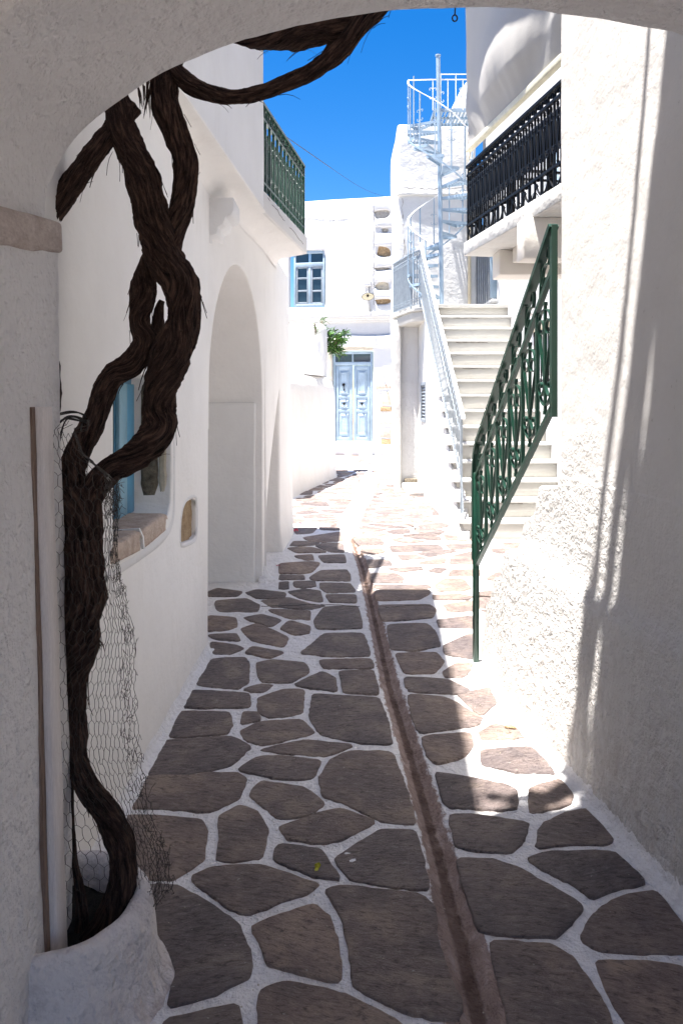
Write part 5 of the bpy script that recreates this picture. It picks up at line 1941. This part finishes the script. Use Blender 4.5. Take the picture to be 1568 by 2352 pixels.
# black railing
br = bpy.data.objects.new("balcony_railing", None); COL.objects.link(br); hook(br, bh)
Q0 = Vector((ex(7.62) + .015, 7.62, 3.13)); Q1 = Vector((ex(4.9) + .015, 4.9, 3.13))
dq = Q1 - Q0; nq = Vector((dq.y, -dq.x, 0)).normalized(); dn = dq.normalized()
def bq(s, h): return Q0 + dn * s + Vector((0, 0, h * .80))
LQ = dq.length
for nm, h, hn, ht in (("handrail", .90, .020, .012), ("upper_rail", .795, .013, .011), ("lower_rail", .19, .013, .011)):
    m = MB(); m.strip([bq(-.01, h), bq(LQ, h)], nq, hn, ht); m.build(nm, M_black, br)
nb = 24; wS = LQ / nb
m = MB(); m.strip([bq(0, .0), bq(0, .80)], nq, .0075, .0065); b0 = m.build("baluster", M_black, br)
m = MB()
PP = lambda a, b: bq(wS / 2 + a * wS * .5, .20 + b * .57)
m.strip([PP(0, .05), PP(0, .93)], nq, .007, .006)
m.ball(PP(0, .95), .013, 6, 4, (1, 1, 2.0)); m.ball(PP(0, .05), .012, 6, 4, (1, 1, 2.0))
for sg in (1, -1):
    pts_ = [(sg * a, b) for a, b in [(.45, .74), (.15, .76), (.18, .86), (.55, .88), (.88, .78), (.75, .68), (.12, .36), (.45, .24), (.9, .20), (.85, .32), (.5, .33)]]
    m.strip([PP(a, b) for a, b in chaikin(pts_, 2, closed=False)], nq, .008, .0045)
    m.ball(PP(sg * .95, .80), .013, 6, 4); m.ball(PP(sg * .95, .26), .013, 6, 4)
m.strip([bq(wS * a, h) for a, h in chaikin([(.1, .81), (.2, .88), (.45, .87), (.5, .83), (.55, .87), (.8, .88), (.9, .81)], 2, closed=False)], nq, .008, .0035)
m.ball(bq(wS * .5, .85), .012, 6, 4)
s0 = m.build("scroll_panel", M_black, br)
m = MB()
m.strip([bq(wS * a, h) for a, h in chaikin([(.45, .12), (.2, .10), (.1, .16), (.5, .06), (.9, .01), (1.5, .01), (1.9, .06), (2.3, .16), (2.2, .10), (1.95, .12)], 2, closed=False)], nq, .007, .004)
m.strip([bq(wS * 1.2, .0), bq(wS * 1.2, .17)], nq, .006, .005)
m.ball(bq(wS * .5, .17), .016, 6, 4); m.ball(bq(wS * 1.9, .17), .016, 6, 4)
f0 = m.build("foot_scroll", M_black, br)
for i in range(1, nb + 1):
    copy_part(b0, dn * (wS * i), br)
    if i < nb: copy_part(s0, dn * (wS * i), br)
for i in range(2, nb - 1, 2):
    copy_part(f0, dn * (wS * i), br)
# end return of the railing, stout square stays behind it
for i, s in enumerate((.10, .95, 1.75, 2.5)):
    m = MB(); p = bq(s, 0) + nq * 0 + Vector((.07, .0, 0))
    m.strip([p, p + Vector((0, 0, .58))], nq, .022, .018); m.strip([p + Vector((0, 0, .55)), p + Vector((-.03, 0, .64))], nq, .018, .010)
    m.build("stay", M_black, br)
m = MB()
for h, hn in ((.90, .02), (.795, .012), (.19, .012)):
    m.strip([bq(0, h), Vector((2.6, 7.9, 3.13 + h * .8))], Vector((0, 1, 0)), hn, .010)
for k in range(1, 10):
    p = bq(0, 0).lerp(Vector((2.6, 7.9, 3.13)), k / 10)
    m.strip([p, p + Vector((0, 0, .72))], Vector((0, 1, 0)), .007, .007)
    m.strip([p + Vector((.035 * math.cos(q), 0, .45 + .06 * math.sin(q))) for q in [j * 2 * PI / 10 for j in range(11)]], Vector((0, 1, 0)), .006, .003)
m.build("end_railing", M_black, br)

# awning hung outside the balcony
aw = thing("balcony_awning", "grey canvas roller awning drawn down in front of the black balcony with cream bottom bar", "awning", (1.3, 7.0, 4.0))
B0 = Vector((ex(7.75) + .06, 7.75, 4.06)); B1 = Vector((ex(4.7) + .06, 4.7, 4.06))
m = MB(); m.strip([B0, B1], Vector((.97, .165, 0)), .028, .030); o = m.build("bottom_bar", M_bar, aw); bevel(o, .010, 3)
m = MB(); rows = []
nw = Vector(((B1 - B0).y, -(B1 - B0).x, 0)).normalized()
if nw.x > 0: nw = -nw
for j in range(71):
    t = j / 70
    r = []
    for i in range(141):
        u = i / 140
        p = B0.lerp(B1, u)
        z = 4.06 + t * 2.7
        b1_ = math.exp(-((u - .36) / .22) ** 2) * math.exp(-((t - .17) / .16) ** 2) * .13
        b2_ = math.exp(-((u - .85) / .2) ** 2) * math.exp(-((t - .12) / .12) ** 2) * .10
        fold = (math.sin(u * 46 + 5 * math.sin(t * 5 + u * 6) * .6 - (u - .4) * t * 90) * .026 + nz(u * 30 - (u - .4) * t * 60, 3) * .03) * math.exp(-t / .13) + .006 * nz(u * 9, t * 3)
        lean = -.015 * t
        w = (b1_ + b2_ + fold) * min(1, t * 10)
        yy_ = p.y + (.0 - .0 * t)
        q = Vector((p.x, p.y, z)) + nw * (w + .045 * t)
        r.append(q)
    rows.append(r)
m.grid(rows)
# underside, a second skin
m2 = [[p - nw * .004 for p in r] for r in rows]
m.grid(m2)
m.build("canvas", M_canvas, aw, smooth=True, recalc=False)
m = MB()
m.strip([B0 + Vector((0, 0, 2.75)) + nw * .27, B1 + Vector((0, 0, 2.75)) + nw * .27], Vector((0, 0, 1)), .09, .30)
m.build("shading_cassette", M_far, aw)  # out of view, added and widened to shade the upper canvas

# ================================================================== CURVED WALL, PARAPET BLOCK, OLEANDER
cwl = thing("curved_garden_wall", "low curved whitewashed garden wall with thick rounded top where the alley bends", "wall", (-.6, 14, 0))
path = chaikin([(-.86, 12.3), (-.80, 12.8), (-.50, 14.2), (-.24, 15.4), (-.11, 15.98), (-.16, 16.25), (-.45, 16.35), (-1.8, 16.4)], 3, closed=False)
m = MB(); rows = []
L_ = 0
for i, (x, y) in enumerate(path):
    a = Vector(path[max(0, i - 1)]); b = Vector(path[min(len(path) - 1, i + 1)])
    t = (b - a).normalized(); nn_ = Vector((-t.y, t.x))     # inwards
    r = []
    for d, z in ((-.06, -.02), (-.03, .05), (-.008, .2), (0, .45), (0, .8), (0, 1.1), (.004, 1.4), (.008, 1.65), (.015, 1.82), (.05, 1.95), (.13, 2.02), (.26, 2.05), (.5, 2.05)):
        w = .022 * nz(x * 1.8, y * 1.8, z * 1.8) + .008 * nz(x * 6, y * 6, z * 6)
        p = Vector((x, y)) + nn_ * (d + w)
        r.append(Vector((p.x, p.y, z + .02 * nz(x * 3, y * 3))))
    rows.append(r)
m.grid(rows)
m.add([(-.40, 14.8, 2.04), (-.30, 16.0, 2.04), (-1.9, 16.0, 2.04), (-1.9, 12.6, 2.04), (-1.2, 12.6, 2.04)], [(0, 1, 2, 3, 4)])
M_curv = plaster("garden_wall_limewash", col=(0.74, 0.72, 0.69), rough_relief=.5, fine=30, stain=.35, stain_col=(.55, .46, .36), spots=.15, low=1.0, grime_z=(.05, .6, .5, (.55, .44, .33)))
m.build("masonry", M_curv, cwl, smooth=True)
pb = lumpy("parapet_block", (-1.18, 16.35, 1.55), (1.72, 1.3, 3.10), M_far, None, r=.12, amp=.04, cut=.16, freq=1.4)
pb.data.transform(Matrix.Identity(4))
pb["label"] = "whitewashed block with rounded corners rising behind the curved garden wall"; pb["category"] = "wall"

def leaf_plant(name, label, c, spread, n, ll, lw, seed, cat="shrub", droop=.2, stems=6):
    t = thing(name, label, cat, c)
    r_ = random.Random(seed); c = Vector(c)
    m = MB(); ms = MB()
    tips = []
    for s in range(stems):
        d = Vector((r_.gauss(.25, .6) * spread[0], r_.gauss(-.1, .5) * spread[1], r_.uniform(.2, 1.0) * spread[2]))
        if s % 3 == 0: d.z *= -.5
        mid = c + d * .5 + Vector((0, 0, .08))
        e = c + d
        ms.tube([c, mid, e], [.012, .009, .004], 5)
        for k in range(6): tips.append(c.lerp(mid, k / 6) if k < 1 else mid.lerp(e, k / 6))
    for _ in range(n):
        b = r_.choice(tips) + Vector((r_.gauss(0, .03), r_.gauss(0, .03), r_.gauss(0, .03)))
        d = Vector((r_.gauss(.3, 1), r_.gauss(-.2, 1), r_.gauss(.35, .7))).normalized()
        L = ll * r_.uniform(.6, 1.2)
        s = d.cross(Vector((r_.gauss(0, 1), r_.gauss(0, 1), r_.gauss(0, 1)))).normalized() * lw * r_.uniform(.7, 1.2)
        up_ = Vector((0, 0, -droop * L))
        p1 = b + d * L * .35; p2 = b + d * L * .7 + up_ * .4; p3 = b + d * L + up_
        m.add([b, p1 + s, p2 + s * .8, p3, p2 - s * .8, p1 - s], [(0, 1, 5), (1, 2, 4, 5), (2, 3, 4)])
    o = m.build("foliage", M_leaf, t, recalc=False); struct(o, 'stuff')
    ms.build("stems", M_wood_b, t)
    return t
leaf_plant("oleander_bush", "leafy green oleander bush poking out beside the whitewashed block above the blue door", (-.20, 17.0, 2.68), (.26, .3, .42), 760, .15, .014, 4, stems=20)
leaf_plant("wall_caper", "tuft of green weed growing from a crack in the whitewashed block", (-.53, 15.66, 3.0), (.08, .06, -.18), 90, .06, .005, 9, cat="plant", stems=5)
leaf_plant("oleander_sprig", "small spiky green sprig on top of the whitewashed block", (-.42, 16.5, 3.12), (.12, .1, .10), 40, .17, .012, 12, cat="plant", stems=4)

# ================================================================== HOUSE AT THE END
eh = thing("end_house", "flat roofed white house closing the alley with pale blue panelled double door and blue window", "house", (0, 22.3, 0))
EA = Vector((-1.25, 22.6)); EB = Vector((1.48, 22.0)); ED = (EB - EA).normalized()
def es(x):      # photo column -> distance along the facade
    k = (x - CX) / F
    # EA + ED s : X = k Y
    return (k * EA.y - EA.x) / (ED.x - k * ED.y)
def ez(x, y):
    s = es(x); Y = EA.y + ED.y * s
    return (s, H - (y - HY) * Y / F)
EN = Vector((-ED.y, ED.x))      # into the house
def frE(s, z, d):
    w = 0
    p = EA + ED * s + EN * (d + w)
    return Vector((p.x, p.y, z))
wnd = [ez(*p) for p in ((664, 706), (745, 705), (747, 690), (747, 590), (742, 574), (664, 574))]
dor = [ez(*p) for p in ((763, 1016), (854, 1016), (856, 990), (856, 806), (763, 806))]
def ov(cx_, cy_, rx_, ry_, n=18, flat=0.0):
    return [ez(cx_ + rx_ * math.copysign(abs(math.cos(t)) ** .7, math.cos(t)) * (1 + .14 * math.cos(3 * t + cy_)), cy_ + ry_ * math.copysign(abs(math.sin(t)) ** .75, math.sin(t)) * (1 + .18 * math.cos(2 * t + cy_))) for t in [2 * PI * k / n for k in range(n)]]
holes = [(876, 491, 17, 11), (883, 528, 7, 6), (880, 577, 15, 13), (894, 602, 5, 9), (876, 617, 16, 3.5), (878, 657, 16, 9), (878, 692, 17, 7)]
hl = [{'p': wnd, 'd': .14}, {'p': dor, 'd': .16}] + [{'p': ov(*h), 'd': .10} for h in holes]
sR = es(925)
outer = [(-1.6, -.05), (sR, -.05), (sR, ez(905, 450)[1] + .02), (es(850), ez(850, 452)[1]), (es(760), ez(760, 457)[1]), (es(688), ez(688, 462)[1]), (-1.6, 7.05)]
wall_sheet("wall", outer, hl, frE, M_far, eh, thick=.6, r=.07, rh=.05, seg=4)
m = MB()
q = [EA + ED * -1.6, EA + ED * sR]
m.add([(q[0].x, q[0].y + .5, 7.0), (q[1].x, q[1].y + .5, 7.2), (q[1].x, q[1].y + 4, 7.2), (q[0].x, q[0].y + 4, 7.0)], [(0, 1, 2, 3)])
m.build("roof", M_far, eh)
for h, mt in zip(holes, (M_grey_st, M_grey_st, M_ochre, M_tan, M_grey_st, M_lintel, M_ochre)):
    frame_patch("exposed_stone", ov(*h), frE, .075, .03, mt if mt is not M_grey_st else rock("pale_rubble", (.38, .34, .29), (.6, .56, .5), sc=14, relief=1), eh, n=10)
# the lumpy quoin courses, each swelling a little proud of the wall
def erot():
    return Matrix.Rotation(math.atan2(ED.y, ED.x), 3, 'Z')
RE = erot()
def eblock(name, x0, x1, y0, y1, d0, d1, mat, r=.02, amp=.01, cut=.2, parent=None, lump=True):
    s0, z1 = ez(x0, y0); s1, z0 = ez(x1, y1)
    c = EA + ED * ((s0 + s1) / 2) + EN * ((d0 + d1) / 2)
    f = lumpy if lump else None
    if lump:
        return lumpy(name, (c.x, c.y, (z0 + z1) / 2), (abs(s1 - s0), abs(d1 - d0), abs(z1 - z0)), mat, parent or eh, r=r, amp=amp, cut=cut, rot=RE)
    return slab(name, (c.x, c.y, (z0 + z1) / 2), (abs(s1 - s0), abs(d1 - d0), abs(z1 - z0)), mat, parent or eh, rot=RE, bw=r)
for y0, y1 in ((508, 520), (536, 562), (592, 612), (622, 646), (668, 684)):
    eblock("quoin_swelling", 860, 905, y0, y1, -.05, .06, M_far, r=.045, amp=.03, cut=.1)
# cornice of three fillets, then the soft ledge over the door
for y0, y1, d in ((722, 728, -.16), (728.5, 733, -.12), (733.5, 738, -.07)):
    eblock("cornice", 640, 915, y0, y1, d, .02, M_old, r=.012, lump=False)
eblock("ledge", 752, 915, 772, 796, -.10, .05, M_far, r=.06, amp=.03)
eblock("lintel", 766, 856, 790, 804, -.035, .05, M_lintel, r=.012, amp=.008)
eblock("lintel_stone", 824, 838, 788, 803, -.05, .05, M_lintel, r=.012, amp=.008)
eblock("door_surround", 752, 762, 790, 1015, -.03, .05, M_lintel, r=.02, amp=.012)
for (x0, x1, y0, y1, mt) in ((862, 900, 883, 893, M_tan), (876, 905, 900, 930, M_grey_st), (874, 905, 933, 945, M_ochre), (874, 905, 948, 975, M_lintel), (872, 905, 985, 1005, M_tan), (876, 905, 1008, 1035, M_ochre)):
    eblock("quoin_stone", x0, x1, y0, y1, -.03, .06, mt if mt is not M_grey_st else M_lintel, r=.03, amp=.03, cut=.1)
eblock("door_step", 740, 858, 1016, 1046, -.35, .1, M_far, r=.05, amp=.03)
eblock("wall_foot", 850, 915, 1020, 1050, -.14, .1, M_far, r=.06, amp=.04)
# door
dd = bpy.data.objects.new("double_door", None); COL.objects.link(dd); hook(dd, eh)
def eb(name, x0, x1, y0, y1, d0, d1, mat, parent, bw=.006):
    s0, z1 = ez(x0, y0); s1, z0 = ez(x1, y1)
    c = EA + ED * ((s0 + s1) / 2) + EN * ((d0 + d1) / 2)
    return slab(name, (c.x, c.y, (z0 + z1) / 2), (abs(s1 - s0), abs(d1 - d0), abs(z1 - z0)), mat, parent, rot=RE, bw=bw, seg=2)
eb("frame", 765, 769, 808, 1014, .06, .16, M_door, dd); eb("frame", 849.5, 854, 808, 1014, .06, .16, M_door, dd)
eb("frame", 769.2, 849.3, 808, 812, .062, .16, M_door, dd); eb("frame", 769.2, 849.3, 831, 838, .058, .16, M_door, dd)
eb("frame", 807, 810, 812.2, 830.8, .07, .15, M_door, dd)
eb("transom_pane", 769.2, 806.8, 812, 831, .11, .12, M_glass, dd, 0); eb("transom_pane", 810.2, 849.3, 812, 831, .11, .12, M_glass, dd, 0)
for (x0, x1) in ((770, 807.5), (811, 848.5)):
    lf = eb("door_leaf", x0, x1, 839, 1013, .105, .14, M_door, dd)
    w = x1 - x0
    # stiles and rails stand proud of the leaf
    for (a, b, c_, d_) in ((x0, x0 + w * .16, 839.3, 1012.7), (x1 - w * .16, x1, 839.3, 1012.7)):
        eb("stile", a, b, c_, d_, .085, .104, M_door, lf, .004)
    for (c_, d_) in ((839.5, 848), (908, 914), (940, 946), (1003, 1012.5)):
        eb("rail", x0 + w * .165, x1 - w * .165, c_, d_, .0855, .104, M_door, lf, .004)
    for (c_, d_) in ((851, 905), (917, 937), (949, 1000)):
        # raised and fielded panel
        s0, z1 = ez(x0 + w * .22, c_); s1, z0 = ez(x1 - w * .22, d_)
        m = MB()
        def pp_(s, z, d):
            p = EA + ED * s + EN * d
            return (p.x, p.y, z)
        a1, a2 = .0, .035
        bd = min(.06, (z1 - z0) * .25)
        m.add([pp_(s0, z0, .104), pp_(s1, z0, .104), pp_(s1, z1, .104), pp_(s0, z1, .104), pp_(s0 + .05, z0 + bd, .068), pp_(s1 - .05, z0 + bd, .068), pp_(s1 - .05, z1 - bd, .068), pp_(s0 + .05, z1 - bd, .068),
               pp_(s0 + .065, z0 + bd + .015, .080), pp_(s1 - .065, z0 + bd + .015, .080), pp_(s1 - .065, z1 - bd - .015, .080), pp_(s0 + .065, z1 - bd - .015, .080)],
              [(0, 1, 5, 4), (1, 2, 6, 5), (2, 3, 7, 6), (3, 0, 4, 7), (4, 5, 9, 8), (5, 6, 10, 9), (6, 7, 11, 10), (7, 4, 8, 11), (8, 9, 10, 11)])
        m.build("panel", M_door, lf)
    sx, zz = ez((x0 + x1) / 2, 927)
    p = EA + ED * sx + EN * .05
    m = MB(); m.ball((p.x, p.y, zz), .035, 10, 8); m.tube([(p.x, p.y, zz), (p.x + EN.x * .05, p.y + EN.y * .05, zz)], .018, 8)
    m.build("knob", M_black, dd, smooth=True)
sx, zz = ez(788, 883)
p = EA + ED * sx + EN * .055
m = MB(); m.ball((p.x, p.y, zz), .042, 10, 8); m.tube([(p.x, p.y - .01, zz - .03), (p.x, p.y - .03, zz - .11), (p.x + .01, p.y - .02, zz - .17)], [.016, .012, .018], 8)
m.build("knocker", M_black, dd, smooth=True)
# window
ww = bpy.data.objects.new("window", None); COL.objects.link(ww); hook(ww, eh)
for a in ((674, 678, 576, 702), (740.5, 745, 576, 702)):
    eb("frame", *a, .04, .14, M_door, ww)
for a in ((678.2, 740.3, 576, 580), (678.2, 740.3, 603, 610), (678.2, 740.3, 698, 702)):
    eb("frame", *a, .042, .14, M_door, ww)
eb("mullion", 707.5, 712, 610.2, 697.8, .05, .13, M_door, ww); eb("mullion", 708.5, 711, 580.2, 602.8, .06, .13, M_door, ww)
for (x0, x1) in ((678.2, 707.3), (712.2, 740.3)):
    cs = eb("casement", x0, x0 + 4, 610.3, 697.6, .06, .12, M_iron_w, ww, .004); eb("casement", x1 - 4, x1, 610.3, 697.6, .06, .12, M_iron_w, ww, .004)
    for yy_ in (613, 638, 667, 695):
        eb("glazing_bar", x0 + 4.1, x1 - 4.1, yy_ - 1.6, yy_ + 1.6, .065, .115, M_iron_w, ww, .004)
    for (c_, d_) in ((614.7, 636.3), (639.7, 665.3), (668.7, 693.3)):
        eb("pane", x0 + 4.1, x1 - 4.1, c_, d_, .09, .10, M_glass, ww, 0)
    eb("pane", x0 + .3, x1 - .3, 580.2, 602.8, .09, .10, M_glass, ww, 0)
# lamp on its bracket
lm = thing("street_lamp", "old enamel street lamp on a bent bracket on the end house wall", "street lamp", (.9, 21.6, 4.6))
def ep(x, y, out):
    s, z = ez(x, y); p = EA + ED * s - EN * out
    return Vector((p.x, p.y, z))
m = MB(); m.box(tuple(ep(845, 652, .06)), (.20, .14, .12), RE); o = m.build("junction_box", M_far, lm); bevel(o, .01)
m = MB(); m.tube([Vector(q) for q in chaikin([tuple(ep(850, 712, .03)), tuple(ep(849, 690, .30)), tuple(ep(851, 672, .50)), tuple(ep(855, 680, .68))], 2, closed=False)], .018, 8)
m.tube([ep(848, 655, .03), ep(848, 715, .03)], .010, 6)
m.tube([ep(850, 712, .02), ep(855, 725, .05), ep(858, 712, .05)], .008, 6)
m.build("bracket", paint("grey_bracket", (.30, .30, .30), .5), lm, smooth=True)
m = MB(); rows = []
c = ep(855, 688, .70)
ax = Vector((.05, -.45, -.85)).normalized(); u_ = ax.orthogonal().normalized(); v_ = ax.cross(u_)
for r_, dpt in ((.02, -.10), (.04, -.09), (.06, -.05), (.13, -.01), (.165, .0), (.168, .004), (.160, .004), (.125, -.004), (.055, -.04), (.02, -.05)):
    rows.append([c + ax * dpt + (u_ * math.cos(2 * PI * k / 28) + v_ * math.sin(2 * PI * k / 28)) * r_ for k in range(29)])
m.grid(rows)
m.build("shade", paint("enamel_lamp_shade", (.42, .39, .28), .35, .6, (.10, .07, .04), sc=50), lm, smooth=True)
m = MB(); m.tube([c + ax * .003 + (u_ * math.cos(2 * PI * k / 28) + v_ * math.sin(2 * PI * k / 28)) * .168 for k in range(29)], .007, 5, cap=False); m.build("shade_rim", M_rust, lm)
m = MB(); m.tube([c + ax * -.05, c + ax * .0], .03, 10); m.build("socket", M_rust, lm)
# overhead cable
m = MB()
a = Vector((-.9, 14, 6.2)); b = Vector((1.9, 23.5, 8.1))
a = at(760, 385, 14); b = at(893, 452, 21.9)
m.tube([a.lerp(b, t) + Vector((0, 0, -.10 * math.sin(PI * t))) for t in [k / 16 for k in range(17)]], .0035, 5)
cb = m.build("overhead_cable", M_rust, None); cb["label"] = "thin dark cable crossing the blue sky towards the end house roof"; cb["category"] = "cable"
# pole far off that the other end runs to sits behind the balcony: tie it to the left house roof edge
m = MB(); m.tube([a, Vector((-1.2, 9.0, 5.0))], .006, 5); cb2 = m.build("cable_span", M_rust, cb)

# ================================================================== SMALL THINGS ON THE GROUND
def crumple(name, label, cat, c, s, mat, n=7, seed=1):
    r_ = random.Random(seed); m = MB()
    for _ in range(n):
        R = Matrix.Rotation(r_.uniform(0, 6.3), 3, 'Z') @ Matrix.Rotation(r_.uniform(-.9, .9), 3, 'X')
        o_ = Vector((r_.gauss(0, s * .35), r_.gauss(0, s * .35), s * .25))
        sh = [(0, -1, 0), (.6, -.4, .2), (.7, .3, .1), (0, 1, .3), (-.7, .3, .1), (-.6, -.4, .2)]
        m.add([Vector(c) + o_ + R @ (Vector(q) * s * .5) for q in sh], [(0, 1, 2, 3), (0, 3, 4, 5)])
    o = m.build(name, mat, None, recalc=False); o["label"] = label; o["category"] = cat
    if cat == "flower": o["group"] = "fallen crimson petals on the paving"
    return o
p = gnd(730, 2002); crumple("dried_leaf", "crumpled yellow green leaf lying on a dark paving stone in the foreground", "leaf", (p.x, p.y, .014), .020, M_yel, 6, 2)
p = gnd(675, 1222); crumple("fallen_blossom", "crimson blossom against the foot of the far pier", "flower", (p.x, p.y, .012), .05, M_petal, 8, 3)
p = gnd(638, 1304); crumple("fallen_blossom", "single small crimson petal on the shaded paving by the arch pier", "flower", (p.x, p.y, .012), .03, M_petal, 4, 4)
p = gnd(691, 1206); crumple("fallen_blossom", "tiny crimson petal at the edge of the sunlit paving", "flower", (p.x, p.y, .012), .035, M_petal, 4, 5)
m = MB(); p = gnd(1170, 1676); m.ball((p.x, p.y, .014), .022, 8, 5, (1.2, .8, .35)); m.ball((p.x + .018, p.y - .008, .013), .014, 7, 5, (1, 1, .4))
o = m.build("pebble", M_ochre, None, smooth=True); o["label"] = "flat rusty pebble lying in the sunlit paving by the rough wall"; o["category"] = "pebble"
# loose grit in the foreground
m = MB(); rg = random.Random(8)
for _ in range(170):
    x = rg.uniform(-.8, 1.0); y = rg.uniform(2.0, 5.0)
    r = rg.uniform(.0012, .0032)
    m.ball((x, y, .0155), r, 5, 3, (1, 1, .6))
o = m.build("grit", M_lintel, None); struct(o, 'stuff')

# hairline cracks in the plaster and paint
M_crack = paint("crack_shadow", (.16, .14, .12), .9)
def crack(name, pts, n, w, parent, seed, jit):
    r_ = random.Random(seed); out = []
    for a, b in zip(pts, pts[1:]):
        a = Vector(a); b = Vector(b)
        k = 9
        for i in range(k):
            t = i / k
            out.append(a.lerp(b, t) + Vector((r_.uniform(-jit, jit) * (1 - abs(n[0])), r_.uniform(-jit, jit) * (1 - abs(n[1])), r_.uniform(-jit, jit) * (1 - abs(n[2])))))
    out.append(Vector(pts[-1]))
    m = MB()
    for i in range(len(out) - 1):
        if r_.random() < .12: continue
        m.strip([out[i], out[i + 1]], n, .0012, w * r_.uniform(.5, 1.2))
    o = m.build(name, M_crack, parent); struct(o, 'stuff')
    return o
crack("hairline_crack", [tuple(bp(.1, 3.13) + n2 * .030), tuple(bp(.7, 3.09) + n2 * .030), tuple(bp(1.5, 3.05) + n2 * .030)], tuple(n2), .0016, bal, 1, .010)
crack("hairline_crack", [tuple(ep(858, y, .004)) for y in (470, 520, 570, 620, 660, 700)], (EN.x, EN.y, 0), .006, eh, 2, .015)
crack("hairline_crack", [tuple(ep(x, y, .004)) for x, y in ((700, 500), (760, 506), (800, 503))], (EN.x, EN.y, 0), .004, eh, 3, .012)
crack("hairline_crack", [(1.06, 14.08, 5.40), (1.5, 14.08, 5.36), (2.2, 14.08, 5.40)], (0, 1, 0), .006, tw_, 4, .02)
crack("hairline_crack", [(1.09, 14.125, 5.2), (1.12, 14.125, 4.4), (1.10, 14.125, 3.6)], (0, 1, 0), .005, tw_, 5, .02)
crack("joint_crack", [(-.62, 5.98, .012), (-.2, 6.05, .012), (.14, 5.98, .012)], (0, 0, 1), .005, bed, 6, .012)
crack("joint_crack", [(.34, 5.95, .012), (.55, 6.02, .012), (.78, 6.04, .012)], (0, 0, 1), .004, bed, 7, .010)
for k in (1, 4, 6, 9, 11, 13):
    y0 = 8.92 + RUN * k; z1 = RISE * (k + 1)
    rk = random.Random(k); x0_ = rk.uniform(1.5, 2.0)
    crack("chipped_line", [(x0_, y0 - .012, z1 - .045), (x0_ + rk.uniform(.3, .6), y0 - .012, z1 - .048)], (0, 1, 0), .004, st, 20 + k, .006)
m = MB(); m.strip([(-1.30, 6.806, 1.566), (-1.1, 6.804, 1.563), (-.9, 6.806, 1.566), (-.752, 6.805, 1.565)], (0, 1, 0), .002, .0045); m.build("ledge_shadow_line", M_sur, lh)  # thin strip standing in for the shadow line at the jamb ledge
